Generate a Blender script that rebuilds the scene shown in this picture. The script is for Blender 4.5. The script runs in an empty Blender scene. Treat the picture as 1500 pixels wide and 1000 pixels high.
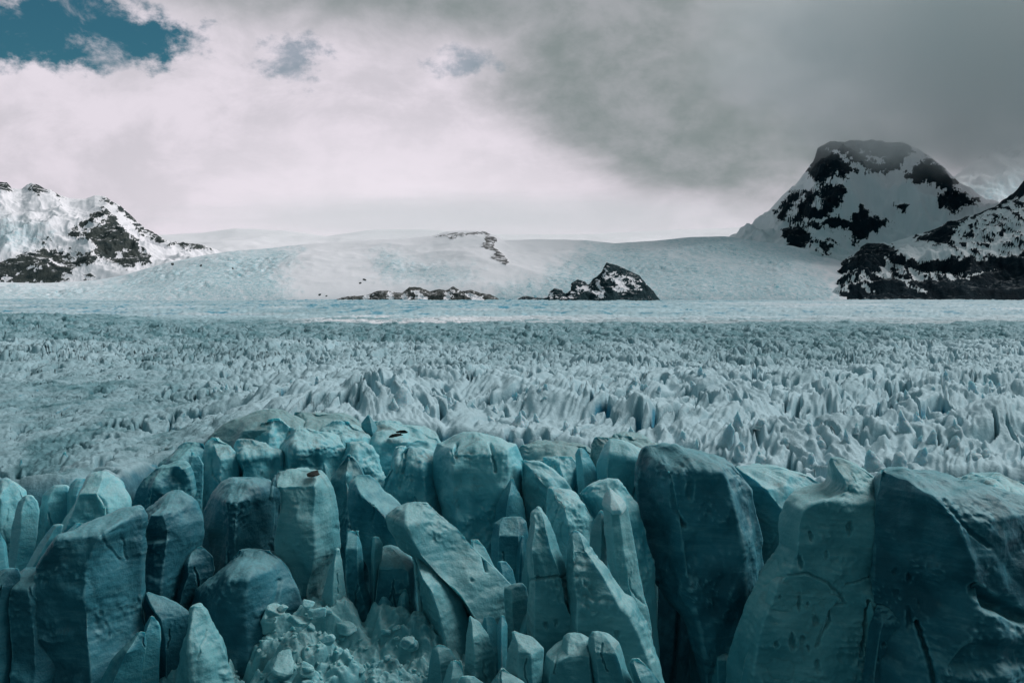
import bpy, math, random
import numpy as np
random.seed(7)
C = bpy.context.scene.collection
F, CX, CY, HOR = 1441.0, 750.0, 500.0, 432.0          # focal length, centre and horizon row of a 1500x1000 frame
PITCH = math.atan((CY - HOR) / F)
cp, sp = math.cos(PITCH), math.sin(PITCH)

def ray(px, py):
    u = (np.asarray(px, float) - CX) / F; v = (CY - np.asarray(py, float)) / F
    y = cp + sp * v; z = -sp + cp * v
    return u / y, z / y
def at(px, py, Y):
    a, b = ray(px, py); Y = np.asarray(Y, float)
    return a * Y, Y + 0 * a, b * Y
def pix(X, Y, Z):
    d = Y * cp - Z * sp; v = Y * sp + Z * cp
    return CX + F * X / d, CY - F * v / d

# ---------------------------------------------------------------- noise
def _h(i, j, k, s):
    n = (i.astype(np.int64) * 374761393 + j.astype(np.int64) * 668265263 + k.astype(np.int64) * 2147483647 + s * 1274126177) & 0xFFFFFFFF
    n = ((n ^ (n >> 13)) * 1274126177) & 0xFFFFFFFF
    n = ((n ^ (n >> 16)) * 2246822519) & 0xFFFFFFFF
    return ((n ^ (n >> 15)) & 0xFFFFFF) / float(0xFFFFFF)
def noise(x, y, z, s=0):
    x, y, z = np.broadcast_arrays(np.asarray(x, float), np.asarray(y, float), np.asarray(z, float))
    i, j, k = np.floor(x), np.floor(y), np.floor(z)
    fx, fy, fz = x - i, y - j, z - k
    w = lambda t: t * t * t * (t * (t * 6 - 15) + 10)
    ux, uy, uz = w(fx), w(fy), w(fz)
    def g(a, b, c):
        t = _h(i + a, j + b, k + c, s) * 6.2831853; p = _h(i + a, j + b, k + c, s + 91) * 2 - 1
        q = np.sqrt(1 - p * p)
        return np.cos(t) * q * (fx - a) + np.sin(t) * q * (fy - b) + p * (fz - c)
    l = lambda a, b, t: a + (b - a) * t
    return 1.5 * l(l(l(g(0,0,0), g(1,0,0), ux), l(g(0,1,0), g(1,1,0), ux), uy), l(l(g(0,0,1), g(1,0,1), ux), l(g(0,1,1), g(1,1,1), ux), uy), uz)
def fbm(x, y, z, o=4, s=0, gain=.5):
    r, a = 0, 1.
    for q in range(o):
        r = r + a * noise(x, y, z, s + q * 7); x, y, z = x * 2.03, y * 2.03, z * 2.03; a *= gain
    return r
def ridged(x, y, z, o=4, s=0, gain=.5):
    r, a = 0, 1.
    for q in range(o):
        r = r + a * (1 - 2.2 * np.abs(noise(x, y, z, s + q * 7))); x, y, z = x * 2.03, y * 2.03, z * 2.03; a *= gain
    return r
def vor(u, v, s=0):
    i, j = np.floor(u), np.floor(v); z0 = np.zeros_like(u)
    F1 = np.full(u.shape, 9.); F2 = np.full(u.shape, 9.); R = [np.zeros(u.shape) for _ in range(3)]; ox = np.zeros(u.shape); oy = np.zeros(u.shape)
    for a in (-1, 0, 1):
        for b in (-1, 0, 1):
            cx = i + a + _h(i + a, j + b, z0, s + 1) * .9; cy = j + b + _h(i + a, j + b, z0, s + 2) * .9
            dx, dy = u - cx, v - cy; d = np.sqrt(dx * dx + dy * dy)
            near = d < F1
            F2 = np.where(near, F1, np.minimum(F2, d)); F1 = np.where(near, d, F1)
            ox = np.where(near, dx, ox); oy = np.where(near, dy, oy)
            for q in range(3): R[q] = np.where(near, _h(i + a, j + b, z0, s + 3 + q), R[q])
    return F1, F2, R, ox, oy
def sst(a, b, x):
    t = np.clip((x - a) / (b - a), 0, 1); return t * t * (3 - 2 * t)

# ---------------------------------------------------------------- objects
def tag(o, label=None, cat=None, group=None, kind=None):
    for k, v in (('label', label), ('category', cat), ('group', group), ('kind', kind)):
        if v: o[k] = v
    return o
def mesh(name, V, Q, mat, attrs=None, smooth=True, parent=None):
    V = np.ascontiguousarray(V, np.float32).reshape(-1, 3); Q = np.ascontiguousarray(Q, np.int32)
    k = Q.shape[1]
    me = bpy.data.meshes.new(name)
    me.vertices.add(len(V)); me.vertices.foreach_set('co', V.ravel())
    me.loops.add(Q.size); me.loops.foreach_set('vertex_index', Q.ravel())
    me.polygons.add(len(Q)); me.polygons.foreach_set('loop_start', np.arange(0, Q.size, k, dtype=np.int32))
    me.polygons.foreach_set('use_smooth', np.full(len(Q), smooth))
    me.update(calc_edges=True); me.validate()
    for n, a in (attrs or {}).items():
        at_ = me.attributes.new(n, 'FLOAT', 'POINT'); at_.data.foreach_set('value', np.ascontiguousarray(a, np.float32).ravel())
    me.materials.append(mat)
    o = bpy.data.objects.new(name, me); C.objects.link(o)
    if parent: o.parent = parent
    return o
def gridq(r, c, wrap=False):
    i = np.arange(r - 1)[:, None] * c; j = np.arange(c if wrap else c - 1)[None, :]; j2 = (j + 1) % c
    return np.stack([i + j, i + j2, i + c + j2, i + c + j], -1).reshape(-1, 4)

# ---------------------------------------------------------------- materials
def newmat(name):
    m = bpy.data.materials.new(name); m.use_nodes = True
    nt = m.node_tree; b = nt.nodes['Principled BSDF']
    return m, nt, b
class N:
    def __init__(s, nt): s.nt = nt
    def __call__(s, t, **kw):
        n = s.nt.nodes.new(t)
        for k, v in kw.items():
            if k.startswith('i_'): n.inputs[k[2:].replace('_', ' ')].default_value = v
            else: setattr(n, k, v)
        return n
    def link(s, a, b): s.nt.links.new(a, b)
    def val(s, n, i, v):
        if hasattr(v, 'is_output') or isinstance(v, bpy.types.NodeSocket): s.nt.links.new(v, n.inputs[i])
        else: n.inputs[i].default_value = v
    def math(s, op, a, b=None, c=None, clamp=False):
        n = s.nt.nodes.new('ShaderNodeMath'); n.operation = op; n.use_clamp = clamp
        for i, v in enumerate((a, b, c)):
            if v is not None: s.val(n, i, v)
        return n.outputs[0]
    def step(s, x, a, b, lo=0., hi=1.):
        n = s.nt.nodes.new('ShaderNodeMapRange'); n.interpolation_type = 'SMOOTHSTEP'
        s.val(n, 0, x); n.inputs[1].default_value = a; n.inputs[2].default_value = b; n.inputs[3].default_value = lo; n.inputs[4].default_value = hi
        return n.outputs[0]
    def mix(s, f, a, b, blend='MIX'):
        n = s.nt.nodes.new('ShaderNodeMix'); n.data_type = 'RGBA'; n.blend_type = blend
        s.val(n, 0, f); s.val(n, 6, a); s.val(n, 7, b)
        return n.outputs[2]
    def noise(s, vec, scale, detail=4, rough=.55, dist=0.):
        n = s.nt.nodes.new('ShaderNodeTexNoise'); s.nt.links.new(vec, n.inputs['Vector'])
        n.inputs['Scale'].default_value = scale; n.inputs['Detail'].default_value = detail; n.inputs['Roughness'].default_value = rough; n.inputs['Distortion'].default_value = dist
        return n.outputs[0]
    def mapping(s, vec, sc, loc=(0,0,0), rot=(0,0,0)):
        n = s.nt.nodes.new('ShaderNodeMapping'); s.nt.links.new(vec, n.inputs[0]); n.inputs['Scale'].default_value = sc; n.inputs['Location'].default_value = loc; n.inputs['Rotation'].default_value = rot
        return n.outputs[0]
def col(r, g, b): return (r, g, b, 1)

def ice_material(name, deep, pale, crust, dirt=.35, crustlo=.35, crusthi=.9, strata=.5, bump=.5):
    m, nt, b = newmat(name); n = N(nt)
    g = n('ShaderNodeNewGeometry'); pos = g.outputs['Position']
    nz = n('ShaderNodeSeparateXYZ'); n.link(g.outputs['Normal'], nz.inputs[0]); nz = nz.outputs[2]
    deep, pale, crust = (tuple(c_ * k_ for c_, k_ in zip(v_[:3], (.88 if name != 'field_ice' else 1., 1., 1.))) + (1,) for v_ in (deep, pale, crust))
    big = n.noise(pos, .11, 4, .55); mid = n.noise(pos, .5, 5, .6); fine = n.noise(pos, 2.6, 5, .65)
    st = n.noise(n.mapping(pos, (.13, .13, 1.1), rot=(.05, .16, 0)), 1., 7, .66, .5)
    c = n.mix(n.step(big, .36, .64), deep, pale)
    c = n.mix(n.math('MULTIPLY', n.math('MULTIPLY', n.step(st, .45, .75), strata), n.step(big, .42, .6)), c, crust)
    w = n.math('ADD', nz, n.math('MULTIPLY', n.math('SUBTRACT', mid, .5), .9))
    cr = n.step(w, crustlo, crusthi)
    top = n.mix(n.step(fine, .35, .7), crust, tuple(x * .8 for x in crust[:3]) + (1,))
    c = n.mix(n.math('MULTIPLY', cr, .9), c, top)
    rim_light = n.step(g.outputs['Pointiness'], .51, .56)
    c = n.mix(n.math('MULTIPLY', rim_light, .75), c, crust)  # bright rim light painted along the convex edges
    dz = n.step(n.math('ADD', n.noise(n.mapping(pos, (1, 1, .6)), .16, 6, .68, .6), n.math('MULTIPLY', nz, .10)), .60, .74)
    c = n.mix(n.math('MULTIPLY', dz, dirt), c, col(.075, .085, .08))
    speck = n.step(n.noise(pos, 1.1, 6, .75), .66, .74)
    c = n.mix(n.math('MULTIPLY', speck, .5 * dirt), c, col(.03, .04, .042))
    n.link(c, b.inputs['Base Color'])
    b.inputs['Roughness'].default_value = .5; b.inputs['Specular IOR Level'].default_value = .3
    b.inputs['Subsurface Weight'].default_value = .45; b.inputs['Subsurface Radius'].default_value = (.35, 1.1, 1.3); b.inputs['Subsurface Scale'].default_value = 1.
    bm = n('ShaderNodeBump'); bm.inputs['Strength'].default_value = bump; bm.inputs['Distance'].default_value = .5
    h = n.math('ADD', n.math('MULTIPLY', fine, .5), n.math('ADD', n.math('MULTIPLY', mid, .7), n.math('MULTIPLY', st, .35)))
    n.link(h, bm.inputs['Height']); n.link(bm.outputs[0], b.inputs['Normal'])
    return m
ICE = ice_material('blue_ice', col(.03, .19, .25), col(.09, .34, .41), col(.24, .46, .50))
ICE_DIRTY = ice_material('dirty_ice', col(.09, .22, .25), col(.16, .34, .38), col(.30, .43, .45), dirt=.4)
ICE_SHADED = ice_material('shaded_ice', col(.015, .105, .145), col(.042, .20, .26), col(.17, .35, .40))  # darker copy of the blue ice, shade of the front blocks painted in
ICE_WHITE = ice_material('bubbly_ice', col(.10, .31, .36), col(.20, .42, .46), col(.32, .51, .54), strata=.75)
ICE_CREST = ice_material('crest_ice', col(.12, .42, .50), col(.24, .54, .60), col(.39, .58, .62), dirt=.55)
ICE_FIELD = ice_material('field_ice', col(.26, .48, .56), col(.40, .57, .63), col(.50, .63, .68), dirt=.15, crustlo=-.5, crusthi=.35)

def glacier_material():
    m, nt, b = newmat('glacier_surface'); n = N(nt)
    g = n('ShaderNodeNewGeometry'); pos = g.outputs['Position']
    nz = n('ShaderNodeSeparateXYZ'); n.link(g.outputs['Normal'], nz.inputs[0]); nz = nz.outputs[2]
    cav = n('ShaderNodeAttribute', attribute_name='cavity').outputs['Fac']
    dirt = n('ShaderNodeAttribute', attribute_name='dirt').outputs['Fac']  # surface dirt together with the painted crevasse shade
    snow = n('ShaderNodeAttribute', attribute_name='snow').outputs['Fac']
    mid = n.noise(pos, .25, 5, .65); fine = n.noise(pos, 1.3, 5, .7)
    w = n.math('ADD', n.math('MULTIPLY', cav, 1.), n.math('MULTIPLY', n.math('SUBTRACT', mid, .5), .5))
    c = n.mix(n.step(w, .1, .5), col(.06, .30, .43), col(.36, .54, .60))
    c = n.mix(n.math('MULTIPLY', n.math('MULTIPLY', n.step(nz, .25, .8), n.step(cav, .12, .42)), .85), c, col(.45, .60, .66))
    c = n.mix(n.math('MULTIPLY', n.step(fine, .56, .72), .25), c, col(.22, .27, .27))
    c = n.mix(n.math('MULTIPLY', dirt, .9), c, n.mix(n.step(mid, .4, .6), col(.035, .14, .165), col(.13, .28, .32)))  # dark teal tint, serves surface dirt and painted shade alike
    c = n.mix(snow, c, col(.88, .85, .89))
    c = n.mix(n('ShaderNodeAttribute', attribute_name='wall').outputs['Fac'], c, n.mix(n.step(mid, .35, .65), col(.03, .11, .15), col(.07, .20, .25)))  # chasm shade painted on the drop behind the towers
    n.link(c, b.inputs['Base Color']); b.inputs['Roughness'].default_value = .65; b.inputs['Specular IOR Level'].default_value = .2
    bm = n('ShaderNodeBump'); bm.inputs['Strength'].default_value = .5; bm.inputs['Distance'].default_value = .6
    n.link(n.math('ADD', fine, mid), bm.inputs['Height']); n.link(bm.outputs[0], b.inputs['Normal'])
    return m
GLACIER = glacier_material()

def mountain_material(name, rock_a, rock_b, snow_c=col(.94, .90, .945), ice_c=col(.50, .68, .74), ledge=.8):
    m, nt, b = newmat(name); n = N(nt)
    g = n('ShaderNodeNewGeometry'); pos = g.outputs['Position']
    rk = n('ShaderNodeAttribute', attribute_name='rock').outputs['Fac']
    ic = n('ShaderNodeAttribute', attribute_name='ice').outputs['Fac']
    a = n.noise(n.mapping(pos, (1, 1, 1.6)), .012, 7, .7); f = n.noise(pos, .06, 5, .7)
    r = n.mix(n.step(a, .38, .62), rock_a, rock_b)
    r = n.mix(n.math('MULTIPLY', n.step(f, .5, .75), .3), r, tuple(min(1, x * 1.7) for x in rock_b[:3]) + (1,))
    iw = n.math('MULTIPLY', ic, n.step(f, .25, .62))
    s = n.mix(iw, snow_c, ice_c)
    s = n.mix(n.math('MULTIPLY', ic, n.step(n.noise(n.mapping(pos, (1, 1, .5)), .035, 5, .75), .55, .68)), s, col(.22, .47, .56))
    edge = n.math('ADD', rk, n.math('MULTIPLY', n.math('SUBTRACT', n.noise(n.mapping(pos, (1, .6, 1.5), rot=(0, .5, 0)), .021, 9, .70, .4), .5), 1.8))
    nzz = n('ShaderNodeSeparateXYZ'); n.link(g.outputs['Normal'], nzz.inputs[0])
    led = n.step(n.math('ADD', nzz.outputs[2], n.math('MULTIPLY', n.math('SUBTRACT', n.noise(n.mapping(pos, (.7, .7, 2.2), rot=(0, .35, 0)), .03, 8, .7), .5), 1.6)), .92, 1.06)
    r = n.mix(n.math('MULTIPLY', led, ledge), r, s)
    c = n.mix(n.step(edge, .47, .54), s, r)
    n.link(c, b.inputs['Base Color']); b.inputs['Roughness'].default_value = .8; b.inputs['Specular IOR Level'].default_value = .1
    bm = n('ShaderNodeBump'); bm.inputs['Strength'].default_value = .7; bm.inputs['Distance'].default_value = 12
    n.link(n.math('MULTIPLY', f, n.math('ADD', n.math('MULTIPLY', rk, .8), n.math('ADD', .12, n.math('MULTIPLY', ic, .5)))), bm.inputs['Height']); n.link(bm.outputs[0], b.inputs['Normal'])
    return m
MT_LEFT = mountain_material('left_rock_and_snow', col(.030, .045, .048), col(.085, .095, .09))
MT_RIGHT = mountain_material('right_rock_and_snow', col(.001, .010, .018), col(.003, .017, .027), col(.80, .80, .83), ledge=.15)
MT_DOME = mountain_material('dome_rock_and_snow', col(.09, .09, .095), col(.19, .18, .18))
MT_CROP = mountain_material('outcrop_rock_and_snow', col(.006, .026, .034), col(.022, .05, .06), ledge=.35)
def rock_material(name, a, b_):
    m, nt, b = newmat(name); n = N(nt)
    pos = n('ShaderNodeTexCoord').outputs['Object']
    c = n.mix(n.step(n.noise(pos, 1.4, 6, .7), .38, .62), a, b_)
    n.link(c, b.inputs['Base Color']); b.inputs['Roughness'].default_value = .85; b.inputs['Specular IOR Level'].default_value = .15
    return m
WATER = rock_material('lake_water', col(.02, .06, .075), col(.03, .09, .105))
MT_BAND = mountain_material('band_rock_and_snow', col(.035, .045, .045), col(.13, .13, .125), ledge=.5)
ROCK = rock_material('grey_rock', col(.05, .06, .06), col(.17, .16, .155))
ROCK_DARK = rock_material('black_rock', col(.012, .016, .016), col(.045, .048, .045))

# ---------------------------------------------------------------- ice towers
BY = {}
def serac(name, Yd, rows, label, cat='ice tower', mat=None, tf=None, tb=None, lean=.08, cap=15, amp=1., n=120, m=90, soft=1, dents=(), group=None, base=-78, seed=None, widen=1.04, child_of=None):
    """rows: (row, left, right[, front edge left[, front edge right]]) from the top down, lofted into a solid body."""
    mat = mat or ICE; seed = seed if seed is not None else int(Yd * 31 + rows[0][0] * 7 + rows[0][1])
    R = []
    for r in rows:
        y, a, b = r[:3]; e1 = r[3] if len(r) > 3 else a + (b - a) * .35; e2 = r[4] if len(r) > 4 else (r[3] if len(r) > 3 else a + (b - a) * .62)
        R.append((y, a, b, e1, e2))
    R = np.array(R, float)
    if Yd > 147 and Yd < 200:                                     # neighbours grow into one another
        g_ = (R[:, 2] - R[:, 1]) * .045 * np.clip((R[:, 0] - R[0, 0]) / 40, 0, 1); R[:, 1] -= g_; R[:, 2] += g_
    y0, y1 = R[0, 0], R[-1, 0]
    t = np.linspace(0, 1, m) ** 1.25; ys = y0 + (y1 - y0) * t
    L, Rr, E1, E2 = (np.interp(ys, R[:, 0], R[:, k]) for k in (1, 2, 3, 4))
    _, _, ztop = at(0, y0, Yd)
    Zrow = at(0, ys, Yd)[2]
    Yc = Yd - lean * (ztop - Zrow)
    wm = (Rr - L) / F * Yd; W = np.max(wm)
    tf0 = tf if tf is not None else np.clip(.42 * W, 1.2, 7.5); tb0 = tb if tb is not None else np.clip(.5 * W, 2, 9)
    capf = np.clip(np.clip((ys - y0 + .6) / (cap * 1.5), 0, 1) ** .72, .05, 1)
    wf = np.clip(wm / (W * .55), .12, 1) ** .6
    nf = int(n * .64); nb = n - nf
    s = np.linspace(-1, 1, nf); s = np.sign(s) * (1 - (1 - np.abs(s)) ** 1.15)
    sb = np.linspace(1, -1, nb + 2)[1:-1]
    mid = (L + Rr) / 2; half = np.maximum((Rr - L) / 2, .8)
    r1 = np.clip((E1 - mid) / half, -.9, .9); r2 = np.clip((E2 - mid) / half, -.9, .9); r2 = np.maximum(r1, r2)
    f = np.minimum(np.minimum((s[None] + 1) / (r1[:, None] + 1), (1 - s[None]) / (1 - r2[:, None])), 1)
    f = f ** .95
    fb = (1 - np.abs(sb[None]) ** 2.4) * np.ones((m, 1))
    PX = np.concatenate([mid[:, None] + half[:, None] * s[None], mid[:, None] + half[:, None] * sb[None]], 1)
    DY = np.concatenate([-tf0 * f, tb0 * fb], 1) * (capf * wf)[:, None]
    a_, b_ = ray(PX, ys[:, None] * np.ones_like(PX))
    X = a_ * Yc[:, None]; Z = b_ * Yc[:, None]; Y = Yc[:, None] + DY
    # front sheet shifts sideways with its distance so the outline stays in place, base runs on down into the ice
    zb = np.full((1, n), float(base)) if base is not None else None
    P = np.stack([X, Y, Z], -1)
    for _ in range(soft):                                         # melt the edges round
        P = .5 * P + .25 * (np.roll(P, 1, 1) + np.roll(P, -1, 1))
        P[1:-1] = .5 * P[1:-1] + .25 * (P[2:] + P[:-2])
    if base is not None and P[-1, :, 2].mean() > base + 1:
        last = P[-1]; c = last.mean(0); ext = []
        for q in np.linspace(0, 1, 9)[1:]:
            e = c + (last - c) * (1 + (widen - 1) * q); e[:, 2] = last[:, 2] + (base - last[:, 2]) * q; e[:, 1] -= lean * (last[:, 2] - e[:, 2]) * .5; ext.append(e)
        P = np.concatenate([P, np.array(ext)], 0)
    mm = P.shape[0]
    # normals
    du = np.roll(P, -1, 1) - np.roll(P, 1, 1); dv = np.zeros_like(P); dv[1:-1] = P[2:] - P[:-2]; dv[0] = P[1] - P[0]; dv[-1] = P[-1] - P[-2]
    Nn = np.cross(dv, du); Nn /= np.linalg.norm(Nn, axis=-1, keepdims=True) + 1e-9
    cen = P.mean(1, keepdims=True); sgn = np.sign(((P - cen) * Nn).sum(-1).mean()); Nn *= sgn if sgn != 0 else 1
    x, y, z = P[..., 0], P[..., 1], P[..., 2]; k = amp * min(1, .25 + W / 14)
    rs = np.random.RandomState(seed % 99991)
    def facets(lam, cnt, warp):
        r = 0; wq = warp * noise(x / lam / .8, y / lam / .8, z / lam / .8, seed + 3)
        for _ in range(cnt):
            v = rs.normal(size=3) * np.array([1, 1, .75]); v /= np.linalg.norm(v)
            q = (x * v[0] + y * v[1] + z * v[2]) / (lam * rs.uniform(.8, 1.4)) + rs.uniform() + wq
            r = r + np.abs(((q % 1) * 2 - 1)) * 2 - 1
        return r / math.sqrt(cnt)
    ledge = .17 if mat is W_ else .07
    rough = .25 + 1.3 * sst(-.1, .5, fbm(x / 6, y / 6, z / 6, 2, seed + 31))
    d = k * (1.1 * facets(11., 4, .22) + .5 * facets(4.3, 4, .3) + .30 * fbm(x / 3., y / 3., z / 3.6, 3, seed + 5, .45)
             + rough * (.13 * facets(1.3, 4, .7) + .13 * fbm(x / .8, y / .8, z / .6, 3, seed + 9)) + ledge * (.35 + rough) * np.abs(((z + .16 * x) / 1.15 + .9 * noise(x / 5, y / 5, z / 3, seed + 51)) % 1 * 2 - 1) + .05 * fbm(x / 6, y / 6, z / .7 + .12 * x, 3, seed + 13))
    fade = np.ones(mm); fade[:4] = np.linspace(.55, 1, 4); d = d * fade[:, None]
    if W > 4 and mat is not D_ and not dents:
        rc = np.random.RandomState(seed % 7919); dents = list(dents)
        for _ in range(1 + int(W > 8)):
            q = rc.uniform(.1, .75); yy = y0 + q * (y1 - y0); xa = np.interp(yy, ys, L); xb = np.interp(yy, ys, Rr); xx = xa + (xb - xa) * rc.uniform(.2, .8); pts = [(xx, yy)]
            a_ = rc.uniform(1.2, 1.95)
            for _ in range(rc.randint(2, 5)): xx += math.cos(a_) * 14; yy += math.sin(a_) * 14; a_ += rc.uniform(-.5, .5); pts.append((xx, yy))
            dents.append(('crack', pts, rc.uniform(1.3, 2.2), rc.uniform(.2, .45)))
    if dents:
        ppx, ppy = pix(x, y, z)
        front = (Nn[..., 1] < .1)
        for dn in dents:
            if dn[0] == 'pit':
                _, qx, qy, rx, ry, dep = dn
                d -= front * .62 * dep * sst(1.3, .35, np.sqrt(((ppx - qx) / rx) ** 2 + ((ppy - qy) / ry) ** 2) + .5 * noise(ppx / rx / 1.7, ppy / ry / 1.7, 0, 3) + .3 * noise(ppx / rx * 1.4, ppy / ry * 1.4, 0, 4))
            else:
                _, pts, wd, dep = dn
                best = np.full(ppx.shape, 99.)
                wob = 2.2 * noise(ppx / 9, ppy / 9, 0, 5)
                for (ax, ay), (bx, by) in zip(pts[:-1], pts[1:]):
                    vx, vy = bx - ax, by - ay; tt = np.clip(((ppx + wob - ax) * vx + (ppy - ay) * vy) / (vx * vx + vy * vy), 0, 1)
                    best = np.minimum(best, np.hypot(ppx + wob - ax - tt * vx, ppy - ay - tt * vy))
                d -= front * dep * sst(wd, wd * .25, best)
    P = P + Nn * d[..., None] * np.array([.42, 1., .6])
    hi = np.exp(-np.clip((P[0, :, 2].mean() - z) / 5., 0, 9))[..., None] * k                     # broken crowns
    P = P + hi * np.stack([.22 * fbm(x / 2.2, y / 3, z / 2.2, 3, seed + 41), .4 * fbm(x / 2.2, y / 3, z / 2.2, 3, seed + 43), .3 * fbm(x / 1.9, y / 4, z / 6, 3, seed + 45)], -1)
    apex = P[0].mean(0) + np.array([0, 0, .12]); bot = P[-1].mean(0)
    V = np.concatenate([P.reshape(-1, 3), apex[None], bot[None]], 0)
    Q = gridq(mm, n, True); ia, ib = mm * n, mm * n + 1; j = np.arange(n); j2 = (j + 1) % n
    Q = np.concatenate([Q, np.stack([np.full(n, ia), j2, j, j], -1)[:0]], 0)
    me_q = Q
    tri_top = np.stack([np.full(n, ia), j2, j], -1); tri_bot = np.stack([np.full(n, ib), (mm - 1) * n + j, (mm - 1) * n + j2], -1)
    org = np.array([P[..., 0].mean(), P[..., 1].mean(), P[..., 2].min()]); V = V - org
    me = bpy.data.meshes.new(name)
    me.from_pydata([], [], []) if False else None
    Vf = np.ascontiguousarray(V, np.float32)
    li = np.concatenate([me_q.ravel(), tri_top.ravel(), tri_bot.ravel()]).astype(np.int32)
    ls = np.concatenate([np.arange(0, me_q.size, 4), me_q.size + np.arange(0, 6 * n, 3)]).astype(np.int32)
    me.vertices.add(len(Vf)); me.vertices.foreach_set('co', Vf.ravel())
    me.loops.add(len(li)); me.loops.foreach_set('vertex_index', li)
    me.polygons.add(len(ls)); me.polygons.foreach_set('loop_start', ls); me.polygons.foreach_set('use_smooth', np.full(len(ls), True))
    me.update(calc_edges=True); me.validate(); me.materials.append(mat)
    if sgn < 0 or True:
        # make faces point outward
        p = me.polygons[len(me_q) // 3]; nn = np.array(p.normal); cc = np.array(p.center) - V[:mm * n].reshape(mm, n, 3)[min(mm - 1, int((len(me_q) // 3) / n))].mean(0)
        if (nn * cc)[:2].sum() < 0: me.flip_normals()
    o = bpy.data.objects.new(name, me); C.objects.link(o); o.location = org; BY[label] = o
    if child_of:
        p = next(v for k_, v in BY.items() if child_of in k_); o.parent = p; o.location = org - np.array(p.location)
        return tag(o, label)
    return tag(o, label, cat, group)

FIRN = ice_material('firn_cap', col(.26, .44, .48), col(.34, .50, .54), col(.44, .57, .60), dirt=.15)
SH_ = ICE_SHADED
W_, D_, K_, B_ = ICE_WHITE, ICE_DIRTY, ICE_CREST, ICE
S = []
def T(Yd, rows, label, mat=None, cat='ice tower', name='ice_tower', **k): S.append((name, Yd, rows, label, cat, mat, k))

# --- far crest of the front, from the left
T(196, [(600,388,412),(606,370,425),(615,345,440),(625,328,450),(640,310,455),(680,300,460),(720,295,460)], 'smooth grey-teal ice mound, the highest point of the front crest', D_, 'ice mound', 'ice_mound', tb=12, amp=.5)
T(200, [(603,432,465),(608,425,510),(620,420,530),(650,415,545),(700,410,550)], 'low dirty ice mound behind the crest, right of the highest mound', D_, 'ice mound', 'ice_mound', tb=14)
T(194, [(608,538,541,540),(620,530,550,545),(640,532,558,550),(660,530,560,550)], 'small teal triangular ice blade standing on the crest beside two black stones', B_, 'ice shard', 'ice_shard', amp=.3)
T(197, [(618,545,575),(625,530,605),(640,518,638),(660,500,645),(690,495,650)], 'streaky dirty ice mound carrying two black stones', K_, 'ice mound', 'ice_mound', tb=14)
T(191, [(616,490,512),(625,470,525),(640,462,540),(660,455,545),(700,450,550)], 'rounded pale ice lump just left of the triangular blade', K_, 'ice mound', 'ice_mound')
T(190, [(612,392,410,400),(618,383,420,402),(630,377,426,400),(650,375,428,400),(690,375,430,400)], 'arched ice lump with a dark blue hollow under its dirty rim, below the highest mound', K_, dents=[('pit',415,645,14,22,1.4)])
T(180, [(644,350,365,358),(655,343,385,362),(665,341,408,364),(690,340,410,364),(720,340,410,364),(760,340,410,364)], 'rounded ice block with a shaded left side and pale right side, above the square-shouldered block', K_)
T(183, [(626,424,450),(635,418,475),(650,412,500),(675,407,512,436),(700,405,520,434),(760,404,520,430)], 'broad pale ice block with a dark smudge near its top right, above the flat-topped tower', K_, dents=[('pit',475,655,7,9,.7)])
T(182, [(650,505,530),(660,500,545),(690,498,556),(720,500,566),(760,500,566)], 'pale ice ramp sloping down to the right above the small pointed tower', K_, 'ice ramp', 'ice_ramp')
T(170, [(666,508,514,511),(680,497,525,512),(700,488,536,512),(740,488,558,514),(800,496,560,516),(830,500,560,516)], 'pointed teal tower rising behind the dark leaning slab', B_)
T(184, [(648,272,298,285),(660,256,302,280),(680,236,302,270),(700,222,302,268),(745,200,302,262)], 'long dark blue ice mound sloping up to the left end of the crest', B_, 'ice mound', 'ice_mound', amp=.6)
T(166, [(686,228,272,240),(700,214,278,236),(720,202,280,232),(745,190,270,228),(780,188,262,228)], 'dark ice wedge with a ribbed left flank below the long blue mound', B_)
T(172, [(668,280,291,284),(680,275,297,282),(745,272,295,280),(770,272,295,280)], 'narrow upright ice pillar between the dark wedge and the crest blocks', B_, 'ice pillar', 'ice_pillar', amp=.5)
T(178, [(640,308,320,312),(650,300,336,318),(670,296,347,330),(700,292,345,330),(760,290,345,330)], 'dark-faced crest block at the foot of the smooth grey mound', K_)
# --- crest, centre
T(176, [(656,600,606,602),(660,594,620,608),(672,580,638,622),(700,562,642,626),(740,556,649,628),(780,560,654,630)], 'notched pale tower with a deep shaded right side, left of the great square slab', K_, dents=[('crack',[(596,655),(594,672),(591,690)],3.2,.8)])
T(178, [(655,584,590,586),(662,580,595,586),(700,566,610,586),(760,560,620,586)], 'thin sharp fin joined to the notched pale tower', K_, 'ice fin', 'side_fin', child_of='notched pale tower with')
T(174, [(634,680,715,690,708),(640,660,738,672,728),(648,641,757,664,744),(680,639,766,666,746),(720,645,770,670,746),(760,652,766,674,742),(800,656,762,676,740),(840,660,760,676,736)], 'great square ice slab with horizontal banding and a vertical crack near its top', K_, 'ice slab', 'ice_slab', n=170, m=110, amp=.7, tb=10, dents=[('crack',[(668,648),(667,668)],4,1.2),('crack',[(719,650),(723,672),(727,690)],3,1.),('crack',[(660,660),(664,678)],2.5,.5)])
T(165, [(700,748,752,750),(712,742,757,748),(730,733,765,744),(745,728,768,742),(790,726,770,740),(830,726,770,740)], 'pointed blue blade tucked in front of the great square slab', B_, 'ice shard', 'ice_shard', amp=.4)
T(158, [(757,735,765,738,756),(765,723,771,732,760),(790,720,773,730,760),(850,722,776,730,760),(880,722,776,730,760)], 'low bright blue block with a rounded top, right of the leaning slab', B_, amp=.45)
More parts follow.
